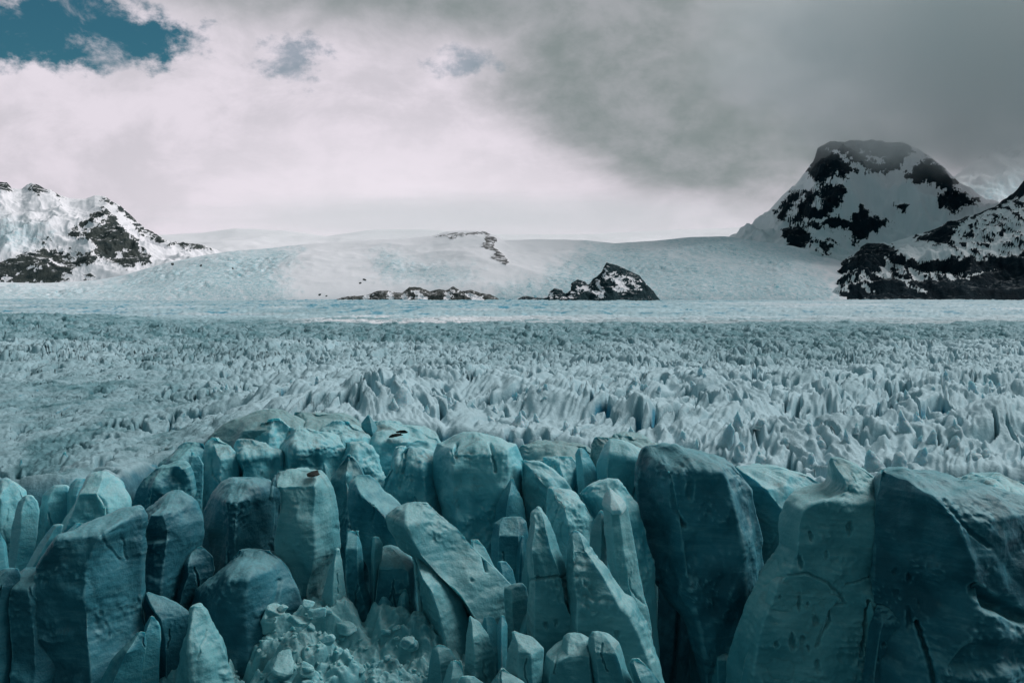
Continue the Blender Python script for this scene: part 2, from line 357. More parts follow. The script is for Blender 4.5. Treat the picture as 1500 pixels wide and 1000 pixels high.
T(187, [(651,765,860),(657,760,874),(668,757,884),(700,758,888),(730,758,888)], 'flat dirt-streaked ice shelf at the top of the crest beside the square slab', D_, 'ice shelf', 'ice_shelf', tb=10, cap=10)
T(168, [(675,762,775,766),(680,761,790,772),(690,761,806,786),(705,763,823,800),(720,764,833,808),(760,768,828,805),(820,772,812,795),(850,772,812,795)], 'slab with a shaded blue front and a brown dusty slope on its right', K_, 'ice slab', 'ice_slab')
T(178, [(668,795,838),(680,798,844,820),(700,805,848,824),(725,812,850,826),(760,812,850,826)], 'squat ice block below the dirt-streaked shelf', K_)
T(172, [(656,847,855,850),(665,843,863,850),(690,845,876,854),(720,847,882,856),(780,847,882,856)], 'rounded pale finger of ice leaning left, next to the tall banded slab', K_, 'ice pillar', 'ice_pillar', amp=.5)
T(184, [(640,872,892),(650,868,908),(680,866,915),(720,866,915)], 'dirty shoulder of ice behind the rounded finger', D_)
T(190, [(637,902,926),(645,888,948),(655,885,965),(690,885,975)], 'thin dark cap of ice behind the tall banded slab', D_, 'ice mound', 'ice_mound', tb=10, cap=12)
T(170, [(643,893,908,896,905),(650,888,930,892,924),(662,881,947,888,938),(680,878,948,886,938),(710,880,949,888,938),(740,896,951,905,940),(780,926,956,932,946),(830,938,961,942,950),(870,944,963,948,954),(900,946,963,950,955)], 'tall banded pale slab narrowing downward beside the black gap', K_, 'ice slab', 'ice_slab', amp=.6)
T(160, [(655,946,985,958,975),(662,941,1030,962,1010),(672,940,1062,966,1040),(690,939,1082,972,1050),(740,945,1099,982,1062),(790,953,1111,990,1070),(840,957,1113,996,1072),(875,980,1108,1005,1070),(900,1002,1102,1012,1066),(950,1014,1088,1020,1060),(1000,1020,1078,1026,1055)], 'massive dark block with a dusty sloping top above the black gap', SH_, 'ice block', 'ice_block', n=190, m=130, tf=8, tb=12, dents=[('pit',1010,715,7,16,1.2),('crack',[(982,700),(986,745),(1003,770)],5,.9)])
T(168, [(682,1075,1085,1078),(688,1076,1150,1084),(695,1079,1186,1098),(712,1086,1213,1112),(740,1095,1217,1136),(780,1105,1217,1152),(830,1112,1204,1156),(880,1112,1200,1156)], 'tusk-shaped slab with a shaded left face and a pale sloping top', K_, 'ice slab', 'ice_slab', amp=.6)
# --- right front
T(145, [(670,1217,1226,1219,1224),(676,1214,1240,1219,1228),(688,1216,1266,1222,1236),(702,1218,1288,1226,1244),(715,1208,1290,1222,1258),(726,1160,1287,1175,1268),(736,1149,1284,1160,1270),(760,1143,1281,1154,1270),(795,1141,1279,1152,1268),(825,1122,1278,1138,1268),(860,1102,1277,1118,1266),(890,1086,1277,1104,1266),(920,1076,1277,1096,1266),(960,1070,1277,1090,1266),(1000,1062,1277,1084,1266)],
  'big pitted wall of grey-teal ice topped by a hooked spike', W_, 'ice cliff', 'ice_cliff', n=300, m=230, tf=5.5, tb=8, amp=.6, soft=2,
  dents=[('pit',1244,773,5.5,10,1.3),('pit',1188,783,4,7,1.),('pit',1172,823,4,11,1.),('pit',1140,827,3.5,7,.9),('pit',1151,824,3,5,.8),('pit',1172,883,3.5,12,1.2),('pit',1197,910,5,6,1.3),('pit',1159,940,6,11,1.6),('pit',1184,886,3,4,1.),('pit',1175,935,4.5,6,.9),('pit',1136,942,4,5,.9),('pit',1196,975,5,10,1.),('pit',1160,873,2.6,3,.8),('pit',1143,875,3,3,.8),('pit',1184,948,3,5,.9),('pit',1210,812,4,6,.7),('pit',1214,728,10,7,.5),
         ('crack',[(1238,855),(1262,850),(1276,846)],2,.4),('crack',[(1118,855),(1150,842),(1180,838),(1212,852),(1232,872),(1240,885),(1214,886)],2.6,.45),('crack',[(1214,886),(1218,910),(1205,925),(1196,945)],3.4,.7),('crack',[(1250,690),(1256,704)],2.5,.5),('crack',[(1272,880),(1268,930),(1262,960)],4,1.)])
T(140, [(840,1148,1185,1150,1180),(850,1130,1214,1134,1206),(872,1122,1232,1128,1224),(890,1116,1216,1122,1208),(925,1106,1208,1114,1200),(960,1094,1196,1102,1188),(1000,1084,1190,1094,1180)], 'pale flake of layered ice with round melt holes on the pitted wall', W_, 'ice flake', 'ice_flake', child_of='big pitted wall', n=170, m=120, tf=1.6, tb=2, amp=.35, cap=8, lean=.1,
  dents=[('pit',1172,883,3,12,.9),('pit',1197,909,5,6,1.),('pit',1159,940,5.5,10,1.2),('pit',1142,874,2.6,3,.7),('pit',1175,936,4,6,.8),('pit',1137,942,4,4,.8),('pit',1185,948,3,5,.7),('pit',1184,885,2.5,3,.7)])
T(139.5, [(916,1214,1246,1218,1242),(924,1204,1258,1210,1250),(950,1192,1266,1200,1258),(1000,1176,1266,1186,1258)], 'lower stepped flake of ice at the foot of the pitted wall', W_, 'ice flake', 'ice_flake', child_of='big pitted wall', tf=1.3, tb=2, amp=.3, cap=8)
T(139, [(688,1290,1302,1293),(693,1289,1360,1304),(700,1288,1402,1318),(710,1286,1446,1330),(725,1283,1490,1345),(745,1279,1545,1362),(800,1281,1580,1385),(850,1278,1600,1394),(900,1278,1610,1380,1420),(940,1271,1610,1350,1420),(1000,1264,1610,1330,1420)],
  'huge dark ice block with a pointed upper corner and a dusty sloping top', SH_, 'ice block', 'ice_block', n=300, m=200, tf=9, tb=14, amp=.7,
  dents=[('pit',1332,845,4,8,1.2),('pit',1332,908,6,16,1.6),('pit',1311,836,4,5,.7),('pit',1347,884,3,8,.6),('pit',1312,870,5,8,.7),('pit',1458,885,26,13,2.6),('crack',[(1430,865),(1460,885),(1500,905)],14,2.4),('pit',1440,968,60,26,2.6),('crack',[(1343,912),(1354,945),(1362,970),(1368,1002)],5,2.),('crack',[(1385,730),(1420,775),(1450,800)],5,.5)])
T(136.5, [(888,1286,1306,1290,1302),(900,1280,1324,1286,1316),(920,1272,1346,1280,1336),(960,1266,1362,1276,1352),(1000,1262,1370,1270,1358)], 'low pitted plate of ice leaning on the huge dark block', SH_, 'ice flake', 'ice_flake', child_of='huge dark ice block with', tf=2.2, tb=3, amp=.45, cap=12, dents=[('pit',1296,946,3,5,.7),('pit',1328,975,2.5,9,.8),('pit',1288,968,3,4,.6)])
T(137.5, [(882,1274,1277,1275),(895,1270,1284,1276),(915,1272,1286,1278),(950,1270,1284,1276)], 'tiny arrow-shaped ice splinter wedged in the crack between the pitted wall and the dark block', W_, 'ice splinter', 'ice_splinter', amp=.2)
T(186, [(671,1430,1455),(679,1412,1470),(694,1400,1480),(720,1392,1505),(760,1392,1505)], 'striped dirty ice dome behind the huge dark block', D_, 'ice mound', 'ice_mound', tb=9)
T(164, [(704,1482,1502),(712,1476,1522),(730,1468,1545),(770,1468,1550)], 'rounded teal ice lump behind the dusty slope at the frame edge', B_, 'ice mound', 'ice_mound')
T(158, [(697,1410,1440),(704,1398,1478),(714,1398,1506),(740,1398,1540)], 'thin pale-rimmed ice ledge behind the dusty top of the huge dark block', K_, 'ice ledge', 'ice_ledge', cap=10)
T(150, [(950,1046,1062,1048,1060),(955,1045,1068,1048,1064),(1000,1044,1078,1048,1070)], 'short square ice stub at the foot of the dark cleft', B_, 'ice block', 'ice_block', amp=.3, cap=8)
# --- centre front
T(128, [(744,787,793,789,791),(752,779,797,783,794),(768,776,806,782,800),(795,770,816,778,806),(822,772,828,780,816),(850,773,834,782,824),(900,771,845,782,836),(1000,768,860,780,850)], 'ragged grey spire, the taller and slimmer of the twin spires', W_, 'ice spire', 'ice_spire', n=170, m=150, tf=3.6, amp=.65, dents=[('crack',[(772,850),(800,846),(832,842)],3,.6),('crack',[(828,845),(830,880),(838,895),(845,905)],4.5,1.3),('pit',800,915,4,6,.7),('pit',815,912,3,5,.6),('pit',788,845,3,3,.5)])
T(125.5, [(778,837,847,840,845),(784,832,854,838,850),(800,831,866,838,858),(816,830,877,838,868),(830,831,888,838,878),(848,833,899,840,888),(872,833,914,842,900),(884,832,930,842,914),(915,830,945,842,930),(940,828,956,842,940),(965,826,964,842,948),(1000,822,972,842,956)], 'broad blunt-topped spire with stepped right edge and faint layers', W_, 'ice spire', 'ice_spire', n=190, m=160, tf=4, amp=.65, dents=[('pit',904,928,4,7,.7),('pit',948,950,4,6,.7),('pit',952,965,3,4,.6),('pit',870,868,5,4,.4)])
T(151, [(713,804,811,806),(722,802,832,812),(735,801,851,826),(760,800,871,830),(800,812,872,836),(840,826,872,840)], 'peaked pale tower with a torn left corner behind the twin spires', K_)
T(154, [(704,885,902,890),(711,862,912,888),(722,848,921,892),(740,856,930,900),(780,876,942,905),(830,890,956,912),(880,900,962,918)], 'saddle-backed ridge of ice behind the white-capped tower', K_, 'ice ridge', 'ice_ridge')
T(140, [(717,891,895,893),(725,886,905,893,897),(735,882,917,890,902),(755,884,921,894,906),(800,888,930,897,912),(860,898,942,906,922),(920,908,956,916,934)], 'upright tower with a bright white wedge-shaped cap', W_, amp=.6)
T(139.4, [(715.5,890.5,895.5,893),(724,885,905.5,893,897),(733,882,916,890,903),(739,881.5,918.5,892,905),(743,884,919,894,906)], 'bright white wedge-shaped cap', FIRN, 'ice cap', 'ice_cap', tf=4.2, tb=3, amp=.35, base=None, child_of='white wedge-shaped cap')
T(142, [(748,878,883,880),(760,871,888,880),(780,865,891,880),(830,861,891,878),(880,861,891,878)], 'brown dirt-stained fin against the white-capped tower', D_, 'ice fin', 'ice_fin', amp=.5)
T(118, [(927,832,852,836,848),(934,826,864,832,856),(948,822,868,830,860),(958,800,870,812,860),(975,794,872,804,862),(1000,792,874,800,862)], 'rounded teal lump with a knobbed left shoulder at the foot of the blunt spire', W_, 'ice mound', 'ice_mound', amp=.6)
T(116, [(925,868,884,872,880),(931,862,894,870,888),(942,860,906,870,898),(962,862,914,872,906),(980,866,919,874,910),(1000,868,928,876,916)], 'tall rounded lump with a dark slot beside it, below the blunt spire', W_, 'ice mound', 'ice_mound', amp=.6)
T(114, [(964,925,937,928),(970,920,944,928),(985,924,957,934),(1000,928,970,940)], 'small round-headed knob at the right foot of the blunt spire', W_, 'ice mound', 'ice_mound', amp=.4)
T(116, [(924,749,758,752),(934,750,780,758),(950,745,796,760,778),(1000,742,794,758,780)], 'slanting flat plate of ice under the slim spire', W_, 'ice slab', 'ice_slab', amp=.5)
T(119, [(901,733,739,735),(915,728,744,735),(950,728,744,735),(1000,730,746,736)], 'thin blue ice stick beside the slanting plate', B_, 'ice pillar', 'ice_pillar', amp=.4)
T(120, [(903,687,691,689),(912,686,704,692),(930,683,716,694),(960,682,726,696),(985,680,729,696),(1000,678,731,696)], 'leaf-shaped pale blade with a sharp upper tip, below the leaning slab', W_, 'ice shard', 'ice_shard', amp=.6)
T(124, [(903,709,723,712),(915,706,729,714),(940,708,731,716),(980,708,731,716)], 'small rounded block between the leaf-shaped blade and the blue stick', B_, 'ice block', 'ice_block', amp=.4)
T(131, [(854,756,765,758),(861,740,771,750),(880,739,774,750),(920,741,777,752),(960,741,777,752)], 'stubby teal block leaning on the left side of the slim spire', W_, 'ice block', 'ice_block', amp=.6)
T(117, [(967,660,676,664),(975,656,679,664),(1000,648,682,660)], 'short square-topped stump of ice at the bottom, beside the leaf-shaped blade', W_, 'ice block', 'ice_block', amp=.4)
T(113, [(978,733,739,735),(986,727,748,735),(1000,716,768,736)], 'low ragged peak at the bottom edge under the slanting plate', W_, 'ice mound', 'ice_mound', amp=.5)
T(114, [(990,676,694),(1000,668,708)], 'flat little hump at the bottom edge beside the stump', W_, 'ice mound', 'ice_mound', amp=.3)
T(122, [(944,637,650,640),(950,632,661,642),(965,629,669,646),(1000,624,667,648)], 'blocky facet with a pale top beside the black crack in the rubble', W_, 'ice block', 'ice_block', amp=.5)
# --- leaning slabs
T(150, [(696,518,541,521),(704,512,552,524),(720,511,563,540),(738,512,584,562),(760,516,594,582),(790,525,604,598),(830,542,614,606),(870,546,614,606)], 'dark-faced slab leaning left with a pale top edge', B_, 'ice slab', 'ice_slab', amp=.45, tf=5)
T(136, [(736,596,622,598),(745,579,637,598),(757,566,651,601),(775,570,673,608),(800,583,692,622),(830,618,724,648),(850,649,743,668),(865,661,757,682),(885,678,757,694),(900,690,745,704),(915,700,735,710)], 'great tilted slab, pale on top and dark underneath, leaning to the left', W_, 'ice slab', 'ice_slab', n=170, m=120, amp=.5, tf=5, base=-56, dents=[('pit',691,849,3,3,.7),('crack',[(708,815),(712,835)],3,.8)])
T(139, [(790,689,701,692),(800,688,710,694),(830,700,724,708),(855,716,748,730),(880,720,750,730)], 'thin splinter split off the right edge of the great tilted slab', W_, 'ice splinter', 'side_splinter', child_of='great tilted slab, pale', amp=.4)
T(142, [(822,729,741,733),(834,728,751,736),(860,727,759,738),(905,724,757,736)], 'blue rounded shoulder behind the lower end of the tilted slab', B_, 'ice block', 'ice_block', amp=.4)
T(140, [(800,563,573,565,571),(808,554,593,560,588),(825,551,609,558,602),(860,548,613,556,606),(905,540,616,550,608),(940,530,622,542,612)], 'flat dark wall with a torn top edge under the tilted slab', B_, 'ice cliff', 'ice_cliff', amp=.5, tf=4)
T(138.5, [(776,507,526,510,522),(800,506,531,510,527),(850,508,533,512,528),(880,512,546,518,538),(905,513,552,518,544),(940,508,558,514,548)], 'thin blocky column of cracked ice left of the flat dark wall', B_, 'ice pillar', 'ice_pillar', amp=.6)
T(137.5, [(786,546,555,549),(796,545,561,550),(812,543,560,549),(835,544,556,549)], 'small pale knob perched on the flat dark wall', W_, 'ice lump', 'top_lump', child_of='flat dark wall with', amp=.4, base=-60)
T(133, [(815,604,616,608),(830,606,641,620),(850,608,657,636),(880,612,677,646),(910,615,689,654),(950,624,692,662),(990,640,694,668)], 'split slab, dark on the left and pale on the right, beneath the tilted slab', W_, 'ice slab', 'ice_slab', amp=.45, tf=4.5, dents=[('crack',[(607,818),(612,860),(614,905),(628,940)],4,1.)])
T(132, [(803,493,496,494),(820,487,500,493),(850,478,503,492),(880,470,509,492),(920,466,514,492)], 'sharp narrow wedge with a pale central edge above the rubble', W_, 'ice shard', 'ice_shard', amp=.45)
# --- left centre
T(142, [(689,405,470,414,462),(697,402,479,414,470),(715,410,488,420,472),(745,412,495,420,470),(775,404,499,414,472),(800,407,501,416,472),(830,413,491,422,466),(860,430,477,438,460),(895,447,464,451,460)], 'flat-topped tower with a black stone on its upper edge and an undercut waist', W_, n=170, m=120, tf=5, amp=.7, cap=9, base=-52, dents=[('pit',494,774,5,5,.7)])
T(147, [(695,402,411,404),(720,398,413,402),(760,390,414,396),(800,385,424,394),(860,384,446,394)], 'dark sliver of ice behind the flat-topped tower', SH_, 'ice shard', 'ice_shard')
T(146, [(699,336,386,350,372),(706,322,397,350,370),(725,310,402,350,366),(745,303,403,352,364),(770,292,402,352,364),(810,294,400,350,364),(860,298,398,348,364)], 'square-shouldered block with a dark left face and a lit right face', SH_, n=140, m=100, tf=7, amp=.55)
T(138, [(718,250,266,254),(728,235,274,246,258),(745,218,288,240,262),(760,208,298,236,266),(780,203,299,234,266),(810,197,292,230,262),(840,200,287,232,260),(880,214,272,236,256)], 'head-shaped rounded boulder of ice with a hollow in its face', SH_, 'ice block', 'ice_block', n=150, m=110, tf=6, amp=.65, dents=[('pit',220,812,10,7,.5),('pit',232,788,22,8,.9)])
T(128, [(745,182,206,188,202),(755,140,210,150,196),(765,118,210,128,180),(785,98,208,108,170),(810,80,206,92,160),(850,77,206,90,158),(900,80,210,94,160),(950,90,220,104,166),(1000,84,230,100,172)], 'very large dark block with a pale ragged top edge, left of the head-shaped boulder', SH_, 'ice block', 'ice_block', n=200, m=140, tf=7, amp=.75)
T(122, [(831,38,70,44,62),(840,28,76,38,64),(860,17,80,32,62),(890,12,84,30,62),(940,12,90,32,66),(1000,14,94,34,68)], 'smooth dark column with a pale shoulder, before the very large dark block', SH_, 'ice pillar', 'ice_pillar', amp=.5)
T(120, [(832,5,26),(842,-12,31),(870,-20,29),(910,-25,20),(1000,-25,14)], 'rounded snow-dusted ice lump at the lower frame edge beside the smooth dark column', SH_, 'ice mound', 'ice_mound', amp=.4)
T(131, [(778,-16,0),(800,-16,6),(835,-16,10),(870,-16,8)], 'narrow blue sliver of ice cut by the frame edge', B_, 'ice shard', 'ice_shard', amp=.4)
T(146, [(691,138,156,142,152),(698,128,164,138,156),(715,118,175,134,160),(735,105,189,128,172),(760,92,194,118,178),(800,70,172,98,156),(850,54,152,84,138)], 'tall pale tower with a curved crack down its right side', K_, n=150, m=110, tf=4.5, amp=.55, dents=[('crack',[(147,726),(154,738),(157,755)],3.2,.8)])
T(151, [(701,111,125),(708,104,129),(725,99,130),(760,99,130)], 'round knob of ice on the shoulder of the tall pale tower', K_, 'ice lump', 'shoulder_lump', child_of='tall pale tower with a curved', amp=.3)
T(152, [(711,80,99,84),(724,63,102,80),(760,56,98,76),(800,48,84,66),(845,38,72,56)], 'slanted grey fin between the frame edge lumps and the tall pale tower', K_, 'ice fin', 'ice_fin', amp=.6)
T(153, [(703,0,16),(712,-10,26),(730,-20,36),(760,-25,38),(800,-20,26),(850,-20,20)], 'rounded pale ice lump at the frame edge level with the tall pale tower', K_, 'ice mound', 'ice_mound')
T(148, [(726,38,46,41),(735,29,54,40),(750,24,56,40),(790,17,52,36),(840,10,42,28)], 'small peaked block beside the rounded lump at the frame edge', K_, 'ice block', 'ice_block', amp=.5)
T(140, [(768,78,92,84),(788,62,88,76),(830,38,66,52),(870,34,62,48)], 'thin slanting splinter in front of the tall pale tower', K_, 'ice splinter', 'ice_splinter', amp=.4)
T(136, [(766,110,122,115),(785,92,112,102),(815,76,100,86),(840,70,96,82)], 'pale ribbed splinter leaning on the very large dark block', K_, 'ice splinter', 'ice_splinter', amp=.4)
# --- lower left
T(136, [(800,272,296,282),(815,262,313,284),(835,250,316,284),(860,250,302,276),(890,254,288,270)], 'angular dark block at the foot of the head-shaped boulder', SH_, 'ice block', 'ice_block', amp=.6)
T(134, [(805,350,396),(820,335,414),(840,310,428),(860,286,436),(885,278,444),(910,284,446),(940,296,440)], 'broad smooth blue bulge below the square-shouldered block', SH_, 'ice mound', 'ice_mound', n=140, tf=7, amp=.55, dents=[('crack',[(410,850),(402,880),(385,905)],5,.5)])
T(128, [(868,213,222,215),(875,214,241,222),(885,217,262,232),(900,226,281,244),(930,229,280,250),(960,224,278,250)], 'dark triangular plate in the shadowed hollow', SH_, 'ice slab', 'ice_slab', amp=.4)
T(122, [(902,220,226,222),(915,212,233,220),(940,208,236,218),(980,192,234,214)], 'small leaf-shaped blade standing before the triangular plate', B_, 'ice shard', 'ice_shard', amp=.35)
T(119.5, [(925,200,213,204),(945,180,214,196),(965,164,212,186),(1000,144,208,172)], 'long smooth blade curving up from the bottom edge', B_, 'ice shard', 'ice_shard', amp=.35)
T(121, [(887,285,292,288),(900,280,301,288),(925,276,313,290),(960,268,332,296),(1000,258,344,300)], 'crumbly snow-dusted peak rising from the rubble', W_, 'ice mound', 'ice_mound', amp=1.)
rg = np.random.RandomState(21)
for q in range(64):
    yb_ = rg.uniform(650, 900); px = rg.uniform(30, 900) if yb_ < 780 else rg.uniform(480, 900); w2 = rg.uniform(5, 13) * (1 + (yb_ - 665) / 300); ln = rg.uniform(-.5, .5); hh = rg.uniform(55, 110)
    Yd = 186 - (yb_ - 650) * .235 + rg.uniform(-3, 2)
    T(Yd, [(yb_, px - .12 * w2, px + .18 * w2), (yb_ + .12 * hh, px - .45 * w2 - ln * 5, px + .5 * w2 - ln * 5), (yb_ + .5 * hh, px - .8 * w2 - ln * 18, px + .8 * w2 - ln * 18), (yb_ + hh, px - w2 - ln * 34, px + w2 - ln * 34)], 'thin broken splinter of ice wedged in a gap between the towers', [K_, B_, W_][q % 3], 'ice splinter', 'ice_splinter', n=60, m=40, amp=.5, group='ice splinters between the towers')
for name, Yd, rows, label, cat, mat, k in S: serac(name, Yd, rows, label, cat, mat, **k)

# ---------------------------------------------------------------- loose lumps: rubble ice and stones
def lump_mesh(seed, cuts=9, rough=.05, nlat=22, nlon=34):
    rg = np.random.RandomState(seed)
    th = np.linspace(0, math.pi, nlat)[:, None]; ph = np.linspace(0, 2 * math.pi, nlon, endpoint=False)[None]
    D = np.stack([np.sin(th) * np.cos(ph), np.sin(th) * np.sin(ph), np.cos(th) * np.ones_like(ph)], -1)
    r = np.ones(D.shape[:2])
    for _ in range(cuts):
        v = rg.normal(size=3); v /= np.linalg.norm(v); c = rg.uniform(.45, .85)
        r = np.minimum(r, c / np.maximum((D * v).sum(-1), .05))
    for _ in range(1):
        r = .5 * r + .25 * (np.roll(r, 1, 1) + np.roll(r, -1, 1))
    r[0] = r[0].mean(); r[-1] = r[-1].mean()
    P = D * r[..., None]; P = P * (1 + rough * 2 * fbm(P[..., 0] * 2.5, P[..., 1] * 2.5, P[..., 2] * 2.5, 4, seed))[..., None]
    P[0] = P[0].mean(0); P[-1] = P[-1].mean(0)
    return P.reshape(-1, 3), gridq(nlat, nlon, True)
def lump(name, mat, seed, **k):
    V, Q = lump_mesh(seed, **k); return mesh(name, V, Q[:, ::-1], mat, smooth=not name.startswith('ice'))

def rubble_z(X, Y):
    px = CX + F * X / Y
    row = np.interp(px, [140, 200, 260, 330, 400, 450, 520, 560, 620, 690], [1040, 990, 960, 935, 905, 895, 905, 912, 915, 990])
    yb = 129.; z_top = ray(px, row)[1] * yb
    z = z_top + (Y - yb) * .55 + 1.5 * fbm(X / 5.2, Y / 5.2, 0, 5, 4) + .5 * ridged(X / 3, Y / 3, 0, 4, 14)
    wx, wy = X + .5 * noise(X / 1.6, Y / 1.6, 0, 6), Y + .5 * noise(X / 1.6, Y / 1.6, 3, 6)
    for sc_, am, sd in ((3.4, .8, 1),):
        F1, F2, R, ox, oy = vor(wx / sc_, wy / sc_, 300 + sd)
        z = z + am * (sst(0, .3, F2 - F1) * (.35 + .6 * R[0] + (R[1] - .5) * 1.5 * ox + (R[2] - .5) * 1.5 * oy) - .5)
    return z - 2.6 * sst(.25, .02, np.abs(noise(X / 7, Y / 7, 0, 77)))
gx, gy = np.meshgrid(np.linspace(-56, 0, 460), np.linspace(104, 131, 260))
mesh('ice_rubble', np.stack([gx, gy, rubble_z(gx, gy)], -1), gridq(260, 460), ICE_WHITE)
tag(bpy.data.objects['ice_rubble'], 'mound of crushed pale ice at the foot of the towers', 'rubble', kind='stuff')
chunks = [lump('ice_chunk', ICE_WHITE, 40 + i, rough=.03, cuts=9 + i) for i in range(8)]
rg = np.random.RandomState(3); first = [True] * 8
big = [(404,896,14,'largest squared ice chunk at the upper end of the rubble slope'),(452,884,12,'pale rounded ice chunk lying against the narrow wedge'),(466,897,13,'blocky ice chunk beside the foot of the narrow wedge'),(415,890,9,'small chunk on the upper lip of the rubble'),(436,908,16,'bright broad chunk in the middle of the upper rubble'),(480,938,9,'rounded chunk beside the hollow in the rubble'),(600,940,13,'worn chunk at the right end of the rubble slope'),(396,908,11,'squat chunk at the left end of the upper rubble')]
def place(i, X, Y, Z, r, label, group, src, cat, firsts):
    k = i % len(src)
    if firsts[k]: o = src[k]; firsts[k] = False
    else: o = src[k].copy(); C.objects.link(o)
    o.location = (X, Y, Z); o.scale = (r * rg.uniform(.8, 1.4), r * rg.uniform(.8, 1.2), r * rg.uniform(.55, 1.1)); o.rotation_euler = (rg.uniform(-.5, .5), rg.uniform(-.5, .5), rg.uniform(0, 6.28))
    return tag(o, label, cat, group)
i = 0
for px, py, r, lab in big:
    Yq = 124. + (900 - py) * .03; X, _, Z = at(px, py, Yq); r = r / F * Yq * 1.05
    place(i, float(X), Yq, float(Z), r, lab, 'ice chunks on the rubble slope', chunks, 'ice chunk', first); i += 1
while i < 295:
    px = rg.uniform(300, 655); Yq = rg.uniform(113, 128.5); X = (px - CX) / F * Yq; Z = float(rubble_z(np.array([X]), np.array([Yq]))[0])
    r = .24 * (1 - rg.rand() * .985) ** -.5
    place(i, X, Yq, Z + r * .25, r, 'small broken ice chunk lying loose among the rubble', 'ice chunks on the rubble slope', chunks, 'ice chunk', first); i += 1
stones = [lump('stone', ROCK_DARK, 90 + i, rough=.09) for i in range(3)]; f2 = [True] * 3
for k, (px, py, Yq, r, lab) in enumerate([(577, 638, 188.5, 1.05, 'black stone on the dirty crest, lower left of a pair'), (590, 632, 189, 1.1, 'black stone on the dirty crest, upper right of a pair'), (458, 694, 138.6, 1.15, 'black stone on the top edge of the flat-topped tower')]):
    X, _, Z = at(px, py, Yq); o = place(k, float(X), Yq, float(Z), r, lab, 'black stones on the ice', stones, 'stone', f2); o.scale.z *= .45; o.scale.x *= 1.2

